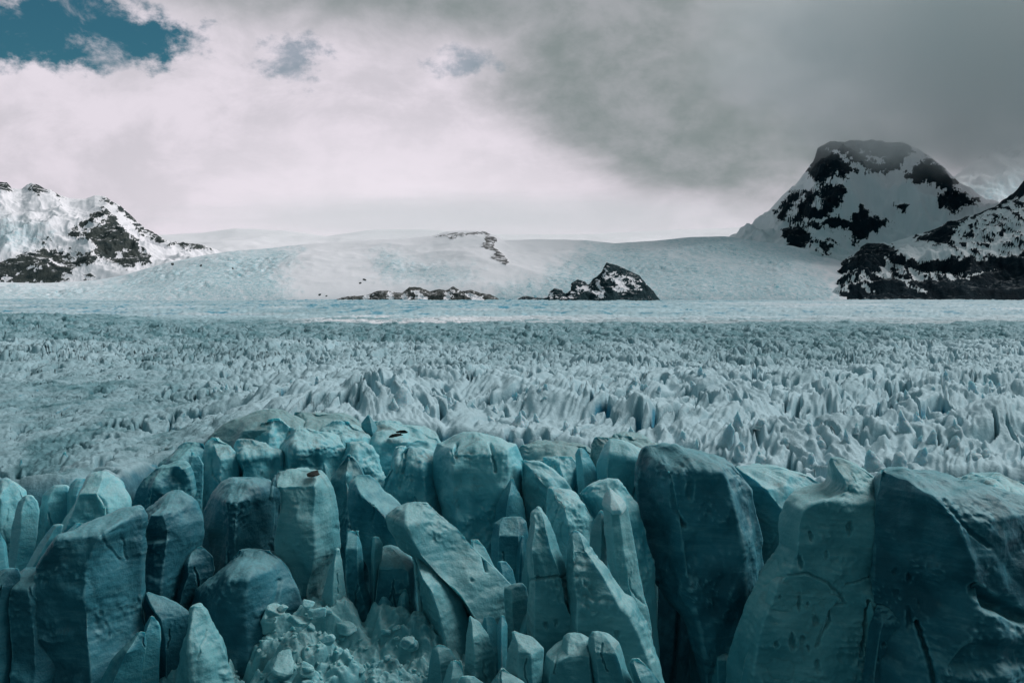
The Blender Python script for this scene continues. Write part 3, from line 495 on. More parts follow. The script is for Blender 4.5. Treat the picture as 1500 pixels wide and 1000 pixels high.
# ---------------------------------------------------------------- the glacier sheet
EP = [-200, 0, 150, 230, 300, 450, 700, 900, 1000, 1080, 1200, 1350, 1450, 1700]
EY = [161, 161, 162, 184, 198, 207, 205, 201, 194, 184, 174, 174, 178, 172]
ER = [704, 702, 700, 672, 640, 611, 628, 648, 666, 690, 700, 694, 682, 690]
def sheet(X, Y, fine=True):
    px = CX + F * X / Y
    ye = np.interp(px, EP, EY); ze = ray(px, np.interp(px, EP, ER))[1] * ye
    base = -27.5
    z = ze + (base - ze) * sst(0, 150, Y - ye)
    z = z + 2.6 * fbm(X / 75, Y / 75, 0, 3, 2) * sst(0, 40, Y - ye)
    for qx, qy, rx, ry, dep in [(-10, 250, 10, 20, 11), (76, 238, 12, 20, 11), (-62, 266, 10, 14, 6), (30, 262, 10, 10, 5.), (44, 262, 7, 10, 5), (-88, 170, 10, 12, 3), (108, 262, 9, 12, 4.5), (-36, 250, 10, 9, 3)]:
        z = z - dep * np.exp(-((X - qx) / rx) ** 2 - ((Y - qy) / ry) ** 2)
    for qx, qy, rx, ry, dep in [(14, 246, 9, 20, 4.5), (-30, 238, 9, 16, 3.), (98, 226, 12, 20, 4.), (54, 232, 10, 18, 4.), (34, 222, 14, 10, 3.), (96, 205, 22, 9, 3.2), (60, 203, 18, 9, 2.5), (-45, 224, 18, 9, 2.)]:
        z = z + dep * np.exp(-((X - qx) / rx) ** 2 - ((Y - qy) / ry) ** 2)
    left = sst(470, 200, px) * sst(420, 260, Y)                                      # streaked smooth area at the left
    wx = 5 * fbm(X / 22, Y / 22, 0, 3, 21); wy = 7 * fbm(X / 22, Y / 22, 5, 3, 22)
    u, v = X + wx, Y + wy
    side = np.where(X < -10 + .0 * Y, -1, 1) * .55 * sst(330, 230, Y)
    a = u + side * v * .35
    F1, F2, R, ox, oy = vor(a / 4.2, v / 9.5, 11)
    q = F2 - F1; crack = sst(.0, .22, q)
    b1 = crack * (.45 + .55 * R[0] + (R[1] - .5) * 1.6 * ox + (R[2] - .3) * 1.2 * oy)
    G1, G2, R2, px2, py2 = vor(a / 1.7 + 3.3, v / 3.6, 31)
    b2 = sst(.0, .4, G2 - G1) * (.3 + .7 * R2[0] + (R2[1] - .5) * 1.4 * px2 + (R2[2] - .3) * py2)
    H1, H2, R3, ax3, ay3 = vor(u / 13, v / 26, 51)
    b3 = sst(0, .25, H2 - H1) * (.3 + R3[0])
    mid = sst(420, 250, Y)
    far = sst(720, 960, Y)
    rg_ = .3 + 1.0 * sst(-.35, .5, fbm(X / 40, Y / 34, 0, 3, 81))
    sw = np.abs(noise((.85 * X + .5 * Y) / 46 + .3 * noise(X / 25, Y / 25, 0, 84), (.85 * Y - .5 * X) / 30 + .3 * noise(X / 20, Y / 20, 0, 82), 0, 83)); sw = (1 - 2.0 * sw) * mid * (1 - left) * sst(0, 25, Y - ye)
    # long thin fins running down the swells, leaning right on most of the field and left beside the troughs
    def fins(sd, k):
        a = X - sd * (Y - 200) + 2.2 * noise(X / 9, Y / 14, 0, 90 + k) + .7 * noise(X / 2.6, Y / 5, 0, 93 + k)
        br = .7 + .6 * sst(-.5, .5, noise(X / 2.2, Y / 3.4, 0, 97 + k))
        f_ = (1 - 2.2 * np.abs(noise(a / 1.45, Y / 13, 0, 100 + k))) * br + .3 * (1 - 2.2 * np.abs(noise(a / .8, Y / 6, 0, 103 + k)))
        g_ = sst(-.05, .15, noise(X / 17, Y / 21, 0, 106 + k) + .35 * noise(X / 6, Y / 7, 0, 112 + k))
        sl = sst(.2, .05, np.abs(noise(a / 3.6, Y / 12, 0, 109 + k))) * g_
        return f_, sl
    fa, sa = fins(.42, 0); fb_, sb_ = fins(-.34, 40)
    wl = np.clip(np.exp(-((X + 24) / 11) ** 2) + np.exp(-((X - 62) / 9) ** 2) + np.exp(-((X + 85) / 14) ** 2), 0, 1); wl = sst(.3, .6, wl)
    fin = fa * (1 - wl) + fb_ * wl; slit = sa * (1 - wl) + sb_ * wl
    A1 = (.5 + 2.3 * sst(260, 420, Y)) * (1 - .55 * left) * (1 - .55 * far) * rg_; A2 = (.12 + .95 * sst(260, 420, Y)) * (1 - .4 * left) * (1 - .7 * far); A3 = (1.3 + 1.7 * sst(300, 450, Y)) * (1 - .6 * left) * (1 - .5 * far)
    AF = .95 * (1 - .75 * left) * sst(600, 330, Y) * (.45 + .55 * rg_)
    strk = left * ridged((X + .8 * Y) / 9, (Y - .5 * X) / 2.6 + .5 * noise(X / 7, Y / 7, 0, 66), 0, 3, 65)
    slit = slit * (1 - .6 * left) * sst(700, 420, Y)
    d = A1 * b1 + A2 * b2 + A3 * b3 - .6 * (A1 + A2 + A3) + AF * fin + 5.5 * sw - 6.5 * slit + .15 * ridged(X / 1.9, Y / 3.5, 0, 3, 61) + .6 * strk
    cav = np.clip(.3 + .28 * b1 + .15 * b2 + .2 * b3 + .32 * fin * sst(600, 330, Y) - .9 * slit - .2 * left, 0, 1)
    edge = sst(-2, 10, Y - ye)
    z = z + d * (.6 + .4 * edge)
    uu = np.maximum(ye - Y, 0); z = np.where(Y < ye, ze - 2.6 * uu * uu / (uu + 9) + d * .6, z)
    z = np.maximum(z, -76 + .3 * d)
    chasm_shade = sst(0, -5, Y - ye); cav = cav * (1 - chasm_shade)  # weight of the painted chasm shade below the sheet's edge
    # bands of the far plain
    z = z + 12 * np.exp(-((Y - 780) / 230) ** 2) * sst(-250, -440, X + 30 * noise(X / 90, Y / 90, 0, 44))
    dirt = sst(500, 640, Y) * sst(1250, 860, Y) * .95 + .8 * sst(300, 430, Y) * sst(1250, 860, Y) * sst(-.2, .6, noise(X / 90, Y / 120, 0, 7) + .25)  # mid-field band, crevasse shade painted in together with dirt
    dirt = dirt + left * (.75 + .4 * sst(0., .45, fbm((X + .5 * Y) / 16, (Y - .5 * X) / 4, 0, 4, 3))) + .25 * sst(.15, .5, fbm(X / 26, Y / 40, 0, 4, 13))
    dirt = np.clip(dirt, 0, 1) * (.6 + .4 * sst(-.3, .4, fbm(X / 12, Y / 24, 0, 4, 9)))
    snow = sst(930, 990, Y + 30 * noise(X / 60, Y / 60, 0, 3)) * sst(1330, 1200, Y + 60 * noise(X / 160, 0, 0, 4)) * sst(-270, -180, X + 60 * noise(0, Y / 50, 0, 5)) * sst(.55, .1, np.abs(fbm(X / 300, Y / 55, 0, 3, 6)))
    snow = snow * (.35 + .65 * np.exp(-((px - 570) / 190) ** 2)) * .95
    return z, cav, np.clip(dirt, 0, 1), np.clip(snow, 0, 1), chasm_shade
def sheet_mesh(name, Y0, Y1, nr, nc, label):
    Yv = np.exp(np.linspace(math.log(Y0), math.log(Y1), nr))[:, None]; pv = np.linspace(-170, 1670, nc)[None]
    X = (pv - CX) / F * Yv; Y = Yv * np.ones_like(X)
    z, cav, dirt, snow, wall = sheet(X, Y)  # dirt includes painted crevasse shade, wall is the chasm shade weight
    return X, Y, z, cav, dirt, snow, wall
parts = [sheet_mesh('g', 138, 1300, 860, 900, ''), ]
X, Y, z, cav, dirt, snow, wall = parts[0]
Yv = np.exp(np.linspace(math.log(1300), math.log(12000), 150))[1:, None]
X2 = X[-1:] / 1300 * Yv; Y2 = Yv * np.ones_like(X2)
px2 = CX + F * X2 / Y2
z2 = z[-1:] * np.exp(-(Y2 - 1300) / 120) + (1 - np.exp(-(Y2 - 1300) / 120)) * (-27.5 + 3.2 * fbm(X2 / 90, Y2 / 160, 0, 4, 2) + 2.6 * ridged(X2 / 16, Y2 / 60, 0, 4, 12))
z2 = z2 + sst(2200, 4100, Y2) * 9 * np.clip(.42 + .5 * noise(px2 / 330, Y2 / 1500, 0, 88) + .25 * noise(px2 / 90, Y2 / 600, 0, 89) + .5 * sst(260, 60, px2), 0, 1.2)
z2 = np.where(Y2 > 5600, z2 - 14, z2)
cav2 = np.clip(.45 + .6 * fbm(X2 / 30, Y2 / 90, 0, 4, 5), 0, 1); cav2 = cav2 * (1 - .5 * sst(1500, 1900, Y2 + 300 * noise(X2 / 90, Y2 / 300, 0, 71)) * sst(-.5, .4, fbm(X2 / 25, Y2 / 120, 0, 4, 72)) * sst(300, 520, px2) * sst(1000, 720, px2))
dirt2 = np.clip(.18 + .3 * fbm(X2 / 200, Y2 / 300, 0, 3, 15), 0, 1); snow2 = .3 * sst(.1, .5, fbm(X2 / 500, Y2 / 300, 0, 4, 19)) + .15 * sst(900, 1300, px2)
X, Y, z, wall, cav, dirt, snow = (np.concatenate([a, b], 0) for a, b in ((X, X2), (Y, Y2), (z, z2), (wall, 0 * X2), (cav, cav2), (dirt, dirt2), (snow, np.clip(snow2, 0, 1))))
g = mesh('glacier_terrain', np.stack([X, Y, z], -1), gridq(*X.shape), GLACIER, dict(cavity=cav, dirt=dirt, snow=snow, wall=wall)); tag(g, kind='structure')  # dirt also carries painted crevasse shade, wall the painted chasm shade
# the ground under and around the camera
gx, gy = np.meshgrid(np.linspace(-160, 160, 90), np.linspace(-60, 140, 60))
tag(mesh('lake_water', np.stack([gx, gy, -79 + .6 * fbm(gx / 12, gy / 12, 0, 3)], -1), gridq(60, 90), WATER), kind='structure')

# ---------------------------------------------------------------- standing blades on the crevassed field
def blade_mesh(seed):
    rg_ = np.random.RandomState(seed); nr, nn = 18, 22
    t = np.linspace(0, 1, nr)[:, None]; ph = np.linspace(0, 2 * math.pi, nn, endpoint=False)[None]
    w = np.interp(t, [0, .15, .5, 1], [.02, rg_.uniform(.2, .5), rg_.uniform(.6, .85), 1.]); lean = rg_.uniform(-.5, .5)
    x = w * np.sign(np.cos(ph)) * np.abs(np.cos(ph)) ** .8 + lean * (1 - t) + rg_.uniform(-.2, .2) * np.sin(t * 3); y = w * rg_.uniform(.35, .6) * np.sin(ph); zz = (1 - t) * rg_.uniform(1.6, 2.5) * np.ones_like(ph) - .5
    P = np.stack([x * np.ones_like(ph), y, zz], -1)
    P[..., 0] += .16 * fbm(P[..., 0] * 1.5, P[..., 1] * 1.5, P[..., 2] * 1.5, 3, seed); P[..., 1] += .16 * fbm(P[..., 0] * 1.5, P[..., 1] * 1.5, P[..., 2] * 1.5, 3, seed + 3)
    return P.reshape(-1, 3), gridq(nr, nn, True)
blades = []
for i in range(9):
    V, Q = blade_mesh(200 + i); blades.append(mesh('ice_pinnacle', V, Q, ICE_FIELD))
fb = [True] * 9; rg = np.random.RandomState(11); i = 0
zones = [((640, 800), (225, 262), 40, 'small jagged ice blade on the slopes of the V-shaped trough in mid-field'), ((1130, 1300), (212, 250), 40, 'small jagged ice blade around the deep trough on the right of the crevassed field'),
         ((860, 1040), (235, 285), 30, 'small blue-shadowed ice blade by the twin dark clefts in mid-field'), ((310, 470), (240, 285), 30, 'small leaning ice blade in the band behind the highest mound'), ((1300, 1480), (200, 290), 30, 'small blunt ice blade on the crevassed field behind the huge dark block')]
zones.append(((560, 1450), (200, 222), 45, 'broad jagged ice blade just behind the crest of the front wall'))
for (p0, p1), (ya, yb), cnt, lab in zones:
    for _ in range(cnt):
        px = rg.uniform(p0, p1); Yq = rg.uniform(ya, yb); Xq = (px - CX) / F * Yq
        zq = float(sheet(np.array([Xq]), np.array([Yq]))[0][0]); r = rg.uniform(.7, 1.7) * (1.5 if yb == 222 else 1); Yq = Yq if yb > 222 else float(np.interp(px, EP, EY)) + rg.uniform(2, 22); Xq = (px - CX) / F * Yq; zq = float(sheet(np.array([Xq]), np.array([Yq]))[0][0])
        k = i % 9
        if fb[k]: o = blades[k]; fb[k] = False
        else: o = blades[k].copy(); C.objects.link(o)
        o.location = (Xq, Yq, zq - .4 * r); o.scale = (r * rg.uniform(.6, 1.1), r * rg.uniform(.8, 1.6), r * rg.uniform(.8, 1.4)); o.rotation_euler = (rg.uniform(-.2, .1), rg.uniform(-.25, .25), rg.uniform(-.7, .7))
        tag(o, lab, 'ice shard', 'ice blades on the crevassed field'); i += 1

# ---------------------------------------------------------------- mountains and snow slopes behind
def inpoly(px, py, poly):
    """signed distance in pixels, positive inside"""
    P = np.array(poly, float); ins = np.zeros(px.shape, bool); d = np.full(px.shape, 1e9)
    for (ax, ay), (bx, by) in zip(P, np.roll(P, -1, 0)):
        vx, vy = bx - ax, by - ay; t = np.clip(((px - ax) * vx + (py - ay) * vy) / (vx * vx + vy * vy + 1e-9), 0, 1)
        d = np.minimum(d, np.hypot(px - ax - t * vx, py - ay - t * vy))
        c = ((ay > py) != (by > py)) & (px < vx * (py - ay) / (vy + 1e-12) + ax); ins ^= c
    return np.where(ins, d, -d)
def hill(name, crest, Y0, Y1, foot, mat, rocks=(), ices=(), amp=40, scale=260, prof=.9, nc=420, nr=150, seed=1, holes=(), mottle=(), rough=1., back=.5, frag=.34):
    c = np.array(crest, float); px = np.linspace(c[0, 0], c[-1, 0], nc)[None]
    row = np.interp(px, c[:, 0], c[:, 1]); ft = np.interp(px, [p for p, _ in foot], [q for _, q in foot])
    t = np.linspace(0, 1 + back, nr)[:, None]; Yv = Y0 + (Y1 - Y0) * t
    kk = np.exp(-np.linspace(-2.5, 2.5, 61) ** 2); kk /= kk.sum(); rs_ = np.convolve(np.pad(row[0], 30, 'edge'), kk, 'valid')[None]
    row = rs_ + (row - rs_) * np.clip(t, 0, 1) ** 5
    zc = ray(px, row)[1] * Y1; z0 = ray(px, ft)[1] * Y0
    g = np.where(t <= 1, np.clip(t, 0, 1) ** prof, 1 - (t - 1) * 1.6)
    Y = Yv * np.ones_like(px); X = (px - CX) / F * Y; Z = z0 + (zc - z0) * g
    env = np.sin(np.clip(t, 0, 1) * math.pi) ** .6 * np.clip((zc - z0) / (amp * 3), 0, 1); env = np.where(t > 1, 0, env)
    nz_ = ridged(X / scale, Y / scale, Z / scale, 5, seed, .47) - .9
    Z = Z + amp * env * nz_
    Z = Z + amp * .10 * np.where(t > .9, 1, 0) * fbm(X / (scale * .2), Y / (scale * .2), 0, 3, seed + 4) * rough
    px_, py_ = pix(X, Y, Z)
    wx = 5 * fbm(px_ / 14, py_ / 9, 0, 4, seed + 8); wy = 3.6 * fbm(px_ / 14, py_ / 9, 4, 4, seed + 9)
    rk = np.full(X.shape, -30.)
    for p in rocks: rk = np.maximum(rk, inpoly(px_ + wx, py_ + wy, p))
    for p in holes: rk = np.minimum(rk, -inpoly(px_ + wx, py_ + wy, p))
    mt = 7 * fbm((px_ + .5 * py_) / 24, (py_ - .35 * px_) / 9, 0, 6, seed + 12, .68)
    for p, k, w in mottle:
        s_ = inpoly(px_, py_, p); rk = np.where(s_ > -4, np.where(mt * w + k > 0, np.minimum(3, mt * w + k), np.minimum(rk, mt * w + k)) * sst(-4, 4, s_) + rk * (1 - sst(-4, 4, s_)), rk)
    fr = fbm((px_ + .8 * py_) / 13, (py_ - .35 * px_) / 5, 0, 5, seed + 25, .6); fh = fbm((px_ - .3 * py_) / 11, (py_ + .45 * px_) / 5, 3, 5, seed + 27, .6)
    rk = rk + frag * (13 * sst(.12, .5, fr) * sst(-22, -3, rk) - 13 * sst(.15, .5, fh))
    rk = np.clip(.5 + (rk + .5 * mt) / 13, 0, 1)
    ic = np.full(X.shape, 0.)
    for p in ices: ic = np.maximum(ic, sst(-26, 20, inpoly(px_ + 5 * wx, py_ + 3 * wy, p)))
    if ices: Z = Z + 8 * ic * np.clip(env, 0, 1) * sst(-.3, .5, fbm(X / 260, Y / 200, 0, 3, seed + 23)) * (ridged(X / 38, Y / 80, Z / 30, 4, seed + 19, .6) - .8)
    Z = Z + amp * .10 * rk * env * ridged(X / (scale * .12), Y / (scale * .12), Z / (scale * .12), 3, seed + 17)
    return mesh(name, np.stack([X, Y, Z], -1), gridq(nr, nc), mat, dict(rock=rk, ice=ic))

far = hill('snow_plateau', [(-200,352),(100,350),(300,341),(345,334),(420,338),(480,346),(540,337),(620,336),(740,344),(860,343),(960,338),(1060,334),(1110,330),(1300,335),(1700,340)], 7600, 9800, [(-200,400),(1700,400)], MT_DOME, amp=30, scale=900, prof=.8, nr=70, seed=21); tag(far, kind='structure')
# left mountain
h = hill('left_mountain', [(-220,268),(-60,272),(-2,266),(15,267),(22,276),(36,277),(44,271),(52,268),(60,271),(70,277),(78,278),(92,286),(105,291),(130,291),(142,286),(158,288),(168,296),(180,301),(195,316),(215,336),(245,353),(262,357),(290,357),(306,362),(330,372),(380,400)], 5200, 6300, [(-220,425),(60,425),(140,420),(200,412),(400,410)], MT_LEFT,
  rocks=[[(155,307),(163,312),(171,325),(181,336),(192,346),(204,356),(206,366),(221,378),(216,387),(186,391),(165,386),(150,378),(139,371),(138,356),(121,346),(100,344),(115,331),(130,319),(145,309)],
         [(170,298),(180,300),(196,314),(214,332),(246,352),(252,357),(232,354),(214,344),(203,341),(196,326),(182,312)],
         [(-200,385),(0,388),(20,376),(45,373),(60,365),(85,368),(110,371),(141,373),(143,386),(120,388),(103,394),(92,404),(104,413),(60,416),(-200,416)],
         [(256,354),(288,354),(310,363),(280,363)],[(-30,264),(19,264),(19,279),(0,278)],[(40,268),(60,268),(68,280),(55,284),(44,278)],[(76,276),(94,286),(84,290)],[(150,288),(166,294),(160,297)],[(38,372),(55,374),(46,378)],[(58,352),(70,348),(64,356)],[(118,400),(136,403),(126,408)],[(270,363),(285,364),(278,368)]],
  holes=[[(112,338),(130,326),(158,317),(155,322),(135,334),(118,342)],[(166,370),(185,365),(178,378),(168,380)],[(70,385),(100,380),(96,386),(74,390)],[(-20,412),(10,408),(26,401),(10,412)],[(40,392),(60,390),(50,397)],[(92,372),(108,366),(122,378),(112,384)]],
  ices=[[(-200,328),(0,330),(40,336),(60,342),(50,350),(0,353),(-200,355)]], amp=70, scale=420, prof=.85, seed=5, nc=620, nr=220); tag(h, kind='structure')
# ice tongue and the snow dome beside it
h = hill('snow_dome_hill', [(-230,411),(0,413),(60,415),(140,411),(180,404),(215,393),(250,384),(300,374),(335,368),(400,363),(450,357),(520,353),(600,349),(635,345),(655,339),(680,338),(712,339),(726,345),(738,352),(790,350),(860,352),(900,356),(960,352),(1010,347),(1060,346),(1100,352),(1160,360),(1240,380)], 4000, 5100, [(-230,447),(1240,447)], MT_DOME,
  rocks=[],
  mottle=[([(632,347),(655,339),(712,337),(728,346),(732,356),(726,362),(740,372),(749,385),(742,391),(712,378),(722,370),(698,362),(708,352),(690,345),(664,353)], 5., 1.3)],
  ices=[[(-230,450),(-230,418),(60,420),(140,416),(200,395),(340,366),(410,360),(430,372),(400,395),(420,430),(380,445)],[(560,375),(600,392),(690,402),(640,412),(560,398)],[(840,385),(870,362),(905,360),(960,366),(1060,385),(1200,400),(1230,450),(740,450),(735,432),(780,420)],[(960,352),(1060,344),(1110,352),(1200,380),(1140,400),(1000,372)],[(730,425),(800,415),(800,448),(720,448)]],
  amp=22, scale=760, prof=.62, seed=9, nc=640, nr=200, rough=.4); tag(h, kind='structure')
# right mountain: the high peak, the dark foot in front of it, and the far one behind
h = hill('right_mountain', [(1010,372),(1050,352),(1085,340),(1100,330),(1125,308),(1140,290),(1160,274),(1176,256),(1187,238),(1194,216),(1212,208),(1275,204),(1320,211),(1345,221),(1358,230),(1378,243),(1400,265),(1420,278),(1440,290),(1470,300),(1700,320)], 4700, 6400, [(1010,430),(1200,446),(1700,448)], MT_RIGHT,
  rocks=[[(1190,140),(1235,130),(1290,150),(1340,222),(1322,238),(1310,252),(1290,256),(1270,250),(1262,258),(1245,252),(1240,262),(1220,260),(1210,268),(1190,265),(1180,250),(1188,232)],
         [(1358,230),(1380,245),(1400,265),(1400,280),(1388,285),(1370,270),(1340,270),(1322,260),(1340,245)],[(1400,280),(1430,290),(1432,300),(1415,300),(1400,315),(1385,310),(1375,300),(1372,285)],
         [(1145,300),(1160,285),(1185,280),(1205,275),(1215,268),(1240,275),(1240,288),(1228,300),(1225,315),(1205,325),(1180,320),(1140,325),(1135,310)],
         [(1140,325),(1170,318),(1180,330),(1200,325),(1230,315),(1245,325),(1262,300),(1272,315),(1300,325),(1310,330),(1280,340),(1265,355),(1248,360),(1246,340),(1220,335),(1190,335)],
         [(1145,338),(1170,335),(1185,340),(1192,350),(1180,365),(1170,375),(1155,380),(1145,370),(1160,360),(1147,350)],[(1195,355),(1215,353),(1225,360),(1210,372),(1195,368)],[(1097,362),(1110,362),(1130,368),(1133,374),(1110,374),(1098,368)],[(1105,378),(1125,382),(1120,387)],[(1310,300),(1330,305),(1325,312),(1310,308)]],
  holes=[[(1215,222),(1225,220),(1285,262),(1280,268),(1250,246)],[(1262,220),(1300,238),(1296,244),(1268,230)],[(1150,320),(1170,292),(1176,292),(1158,322)],[(1190,300),(1200,278),(1205,280),(1196,306)]],
  amp=150, scale=470, prof=.95, seed=33, nc=620, nr=260); tag(h, kind='structure')
h = hill('dark_foot_hill', [(1195,446),(1210,418),(1220,402),(1232,384),(1252,372),(1268,356),(1300,358),(1330,346),(1362,337),(1385,326),(1405,322),(1425,314),(1452,304),(1480,282),(1500,258),(1560,235),(1700,200)], 3900, 4900, [(1195,449),(1300,448),(1700,446)], MT_RIGHT,
  rocks=[[(1340,347),(1365,335),(1385,327),(1400,318),(1425,312),(1450,303),(1480,280),(1500,252),(1720,190),(1720,285),(1500,286),(1480,297),(1450,310),(1420,322),(1400,336),(1420,341),(1405,356),(1380,359),(1350,353)],
         [(1200,450),(1240,428),(1216,404),(1226,386),(1250,373),(1268,355),(1302,358),(1322,376),(1345,386),(1362,380),(1400,376),(1430,380),(1500,372),(1720,350),(1720,450)]],
  mottle=[([(1395,345),(1440,318),(1500,290),(1720,260),(1720,360),(1500,375),(1420,378),(1390,365)], -.6, 1.), ([(1225,400),(1300,390),(1340,396),(1420,400),(1460,395),(1420,412),(1340,416),(1290,410),(1240,424)], .6, 1.)],
  holes=[[(1240,402),(1256,404),(1240,412)],[(1300,378),(1316,392),(1340,398),(1326,404),(1300,396)],[(1268,412),(1276,428),(1268,434)],[(1330,420),(1354,424),(1330,426)],[(1320,360),(1350,362),(1380,372),(1350,378),(1330,376)]],
  amp=70, scale=300, prof=.9, seed=41, nc=560, nr=220); tag(h, kind='structure')
h = hill('far_right_mountain', [(1330,300),(1390,262),(1420,235),(1438,222),(1455,210),(1480,212),(1500,214),(1560,190),(1700,180)], 7000, 7900, [(1330,330),(1700,330)], MT_RIGHT, rocks=[], mottle=[([(1425,236),(1455,206),(1510,206),(1510,236),(1480,232)], .9, 1.)], ices=[[(1380,290),(1500,250),(1500,290)]], amp=60, scale=400, seed=51, nr=90, nc=240); tag(h, kind='structure')
# dark rock outcrop at the snow's edge
CROP = [(750,446),(760,437),(770,433),(790,437),(802,437),(805,427),(812,422),(822,424),(828,431),(836,425),(836,415),(846,409),(857,412),(862,418),(868,409),(876,403),(881,398),(884,391),(888,384),(905,389),(920,396),(936,403),(941,409),(950,420),(957,426),(962,434),(972,446)]
o = hill('rock_outcrop', CROP, 3700, 3950, [(750,449),(972,449)], MT_CROP, rocks=[[(p, q - 8) for p, q in CROP] + [(990,460),(740,460)]],
  holes=[[(800,432),(830,434),(836,428),(850,430),(826,438)],[(846,418),(862,420),(876,426),(884,436),(872,430),(850,424)],[(884,392),(936,412),(934,415),(884,398)],[(880,402),(910,410),(940,424),(905,414)],[(872,408),(878,424),(884,428),(876,410)],[(900,424),(925,420),(915,428)]], amp=14, scale=70, prof=.8, seed=61, nc=420, nr=130, back=.35)
tag(o, 'dark rock outcrop with thin snow streaks at the far edge of the glacier', 'rock outcrop')
BAND = [(480,446),(494,438),(510,434),(530,433),(541,431),(553,426),(566,425),(577,428),(590,429),(600,420),(616,421),(630,427),(644,423),(654,425),(664,419),(676,427),(690,424),(704,430),(718,431),(738,442),(746,447)]
o = hill('rock_outcrop', BAND, 3760, 3940, [(488,449),(742,449)], MT_BAND, rocks=[[(p, q - 8) for p, q in BAND] + [(752,460),(480,460)]],
  holes=[[(528,446),(536,430),(544,432),(538,446)],[(572,446),(566,428),(576,430),(584,446)],[(590,446),(588,428),(596,428),(600,440)],[(606,424),(628,440),(636,446),(612,434)],[(655,446),(652,428),(660,428),(664,446)],[(674,428),(700,432),(712,444),(684,436)]], amp=12, scale=60, prof=.8, seed=63, nc=420, nr=100, back=.35)
tag(o, 'low broken band of grey-brown rock ribs with snow between, below the snow dome', 'rock outcrop')
far_rocks = [lump('boulder', ROCK, 120 + i, rough=.1) for i in range(4)]; f3 = [True] * 4
RK = [(468,431,3.2),(478,433,2.2),(534,409,3.6),(528,414,2.6)]
LB = ['tiny lone dark boulder furthest along the snow edge','speck of a boulder between the lone one and the rock band','larger of two small boulders on the snow above the rock band','smaller of two small boulders on the snow above the rock band']
for k, ((px, py, r), lab) in enumerate(zip(RK, LB)):
    Yq = 3960.; Xq, _, Zq = at(px, py, Yq); r = r / F * Yq
    o = place(k, float(Xq), Yq, float(Zq), r, lab, 'boulders along the foot of the snow dome', far_rocks, 'boulder', f3); o.scale = (r * .95, r * .8, r * .5); o.location.z -= r * .15; o.rotation_euler = (0, rg.uniform(-.5, .5), rg.uniform(0, 6))
for px, py in ((253, 387), (294, 389), (341, 393)):
    Yq = 4330.; Xq, _, Zq = at(px, py, Yq); o = place(k, float(Xq), Yq, float(Zq), 6, 'tiny dark boulder riding on the blue ice tongue', 'boulders on the ice tongue', far_rocks, 'boulder', f3)
    k += 1

# ---------------------------------------------------------------- mist round the high peak
mm = bpy.data.materials.new('mist'); mm.use_nodes = True; nt = mm.node_tree; nt.nodes.remove(nt.nodes['Principled BSDF']); n = N(nt)
pv = nt.nodes.new('ShaderNodeVolumePrincipled'); pv.inputs['Color'].default_value = col(.985, .99, .99); pv.inputs['Anisotropy'].default_value = 0
oc = n('ShaderNodeTexCoord').outputs['Object']; ln = n('ShaderNodeVectorMath', operation='LENGTH'); n.link(oc, ln.inputs[0])
den = n.step(n.math('ADD', ln.outputs['Value'], n.math('MULTIPLY', n.math('SUBTRACT', n.noise(n.mapping(oc, (2.6, 3., 2.0)), 1.8, 6, .62), .5), .95)), 1.0, .45, 0., .0034)
n.link(den, pv.inputs['Density'])
nt.links.new(pv.outputs[0], nt.nodes['Material Output'].inputs['Volume'])
V, Q = lump_mesh(500, cuts=0, rough=.04, nlat=40, nlon=64); V *= 1.08
Yq = 5900.; Xq, _, Zq = at(1560, 20, Yq)
o = mesh('mist', V, Q[:, ::-1], mm); o.location = (float(Xq), Yq, float(Zq)); o.scale = (570 / F * Yq, 1500, 288 / F * Yq); tag(o, kind='stuff')

m2 = mm.copy(); m2.name = 'thin_mist'
for nd in m2.node_tree.nodes:
    if nd.type == 'MAP_RANGE': nd.inputs[4].default_value = .0006
o = o.copy(); C.objects.link(o); o.data = o.data.copy(); o.data.materials[0] = m2; Yq = 7900.; Xq, _, Zq = at(720, 322, Yq)
o.location = (float(Xq), Yq, float(Zq)); o.scale = (560 / F * Yq, 1300, 42 / F * Yq)

# ---------------------------------------------------------------- sky, sun, camera
SUN_EL, SUN_AZ = math.radians(48), math.radians(72)       # azimuth from the view direction towards the right
sc = bpy.context.scene
w = bpy.data.worlds.new('World'); sc.world = w; w.use_nodes = True
n = N(w.node_tree); bg = w.node_tree.nodes['Background']; bg.inputs[1].default_value = .1
sky = n('ShaderNodeTexSky', sky_type='NISHITA', sun_disc=False, sun_elevation=SUN_EL, sun_rotation=SUN_AZ)
tc = n('ShaderNodeTexCoord').outputs['Generated']
sx = n('ShaderNodeSeparateXYZ'); n.link(tc, sx.inputs[0])
az = n.math('MULTIPLY', n.math('ARCTAN2', sx.outputs[0], sx.outputs[1]), 57.2958); el = n.math('MULTIPLY', n.math('ARCSINE', sx.outputs[2]), 57.2958)
cv = n('ShaderNodeCombineXYZ'); n.link(az, cv.inputs[0]); n.link(el, cv.inputs[1]); cv = cv.outputs[0]
big = n.noise(n.mapping(cv, (.055, .10, 1)), 1., 6, .55, .3); med = n.noise(n.mapping(cv, (.16, .24, 1), (3, 7, 0)), 1., 8, .62, .25); fin = n.noise(n.mapping(cv, (.5, .7, 1), (9, 2, 0)), 1., 8, .62)
def blob(a, e, ra, re, r0, r1, nk, src):
    da = n.math('DIVIDE', n.math('SUBTRACT', az, a), ra); de = n.math('DIVIDE', n.math('SUBTRACT', el, e), re)
    d = n.math('SQRT', n.math('ADD', n.math('MULTIPLY', da, da), n.math('MULTIPLY', de, de)))
    d = n.math('ADD', d, n.math('MULTIPLY', n.math('SUBTRACT', src, .5), nk))
    return n.step(d, r0, r1, 1., 0.)
K = 10.
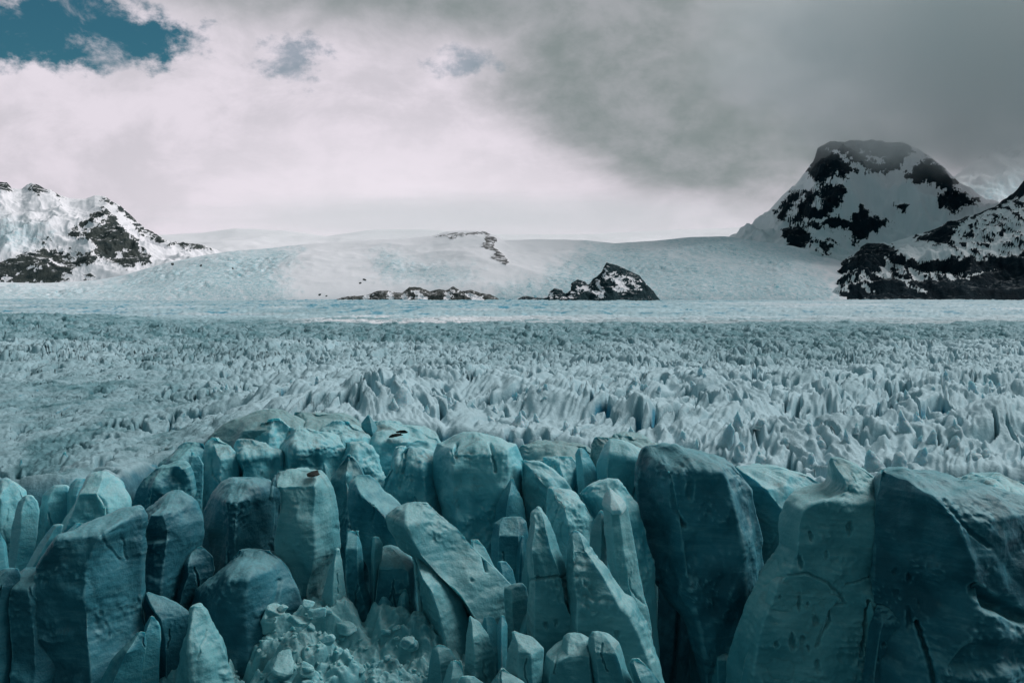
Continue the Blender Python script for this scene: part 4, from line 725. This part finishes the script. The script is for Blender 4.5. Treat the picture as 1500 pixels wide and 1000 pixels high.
white = col(.77 * K, .715 * K, .785 * K); pale = col(.62 * K, .59 * K, .645 * K); grey = col(.235 * K, .275 * K, .275 * K); dark = col(.065 * K, .125 * K, .13 * K)
cl = n.mix(n.step(med, .35, .62), pale, white)
cl = n.mix(n.math('MULTIPLY', blob(-7, 3.5, 17, 7, 0., 1.1, .5, med), .75), cl, col(.91 * K, .855 * K, .92 * K))
dk = n.math('MAXIMUM', blob(15, 14.5, 17.5, 9.2, .82, 1.12, .9, big), n.step(n.math('ADD', el, n.math('MULTIPLY', n.math('SUBTRACT', big, .5), 7)), 13.0, 16.6))
cl = n.mix(n.math('MULTIPLY', dk, .96), cl, n.mix(n.step(n.math('ADD', n.math('MULTIPLY', med, .7), n.math('MULTIPLY', fin, .3)), .36, .66), col(.215 * K, .26 * K, .26 * K), col(.35 * K, .37 * K, .39 * K)))
cl = n.mix(blob(30, 17.5, 14, 8, .1, 1.25, .5, med), cl, dark)
behind = n.math('MAXIMUM', n.step(n.math('ABSOLUTE', az), 60, 105), n.step(el, 35, 75, 0, .6))
cl = n.mix(behind, cl, col(.07 * K, .14 * K, .155 * K))
hole = blob(-24., 13.6, 7.2, 2.25, .62, 1.02, 1.7, fin)
hole = n.math('MAXIMUM', hole, n.math('MULTIPLY', blob(-12.5, 13.0, 2.0, 1.5, .3, 1.1, 3.4, fin), .6))
hole = n.math('MAXIMUM', hole, n.math('MULTIPLY', blob(-2.6, 13.1, 2.2, .8, .2, 1.1, 3.6, fin), .5))
wisp = n.step(n.noise(n.mapping(cv, (.28, .36, 1), (1, 5, 0), (0, 0, .6)), 1., 8, .65, .4), .47, .72)
hole = n.math('MULTIPLY', hole, n.math('SUBTRACT', 1., n.math('MULTIPLY', wisp, .9)))
blue = n.mix(1., sky.outputs[0], col(.17, .44, .44), 'MULTIPLY')
n.link(n.mix(hole, cl, blue), bg.inputs[0])
sun = bpy.data.objects.new('sun', bpy.data.lights.new('sun', 'SUN')); C.objects.link(sun)
sun.data.energy = 2.5; sun.data.angle = math.radians(34); sun.data.color = (1., .985, .975)
from mathutils import Vector
sd = Vector((math.sin(SUN_AZ) * math.cos(SUN_EL), math.cos(SUN_AZ) * math.cos(SUN_EL), math.sin(SUN_EL)))
sun.rotation_euler = sd.to_track_quat('Z', 'Y').to_euler(); sun.location = (0, 0, 200)
cam = bpy.data.objects.new('camera', bpy.data.cameras.new('camera')); C.objects.link(cam)
cam.data.sensor_width = 36; cam.data.lens = 36 * F / 1500; cam.data.clip_end = 60000; cam.data.clip_start = 1
cam.rotation_euler = (math.pi / 2 - PITCH, 0, 0); sc.camera = cam
sc.view_settings.view_transform = 'Standard'; sc.view_settings.look = 'None'; sc.view_settings.exposure = 0; sc.view_settings.gamma = 1
sc.render.engine = 'CYCLES'; sc.cycles.max_bounces = 10; sc.cycles.diffuse_bounces = 4; sc.cycles.volume_bounces = 10; sc.cycles.use_denoising = True
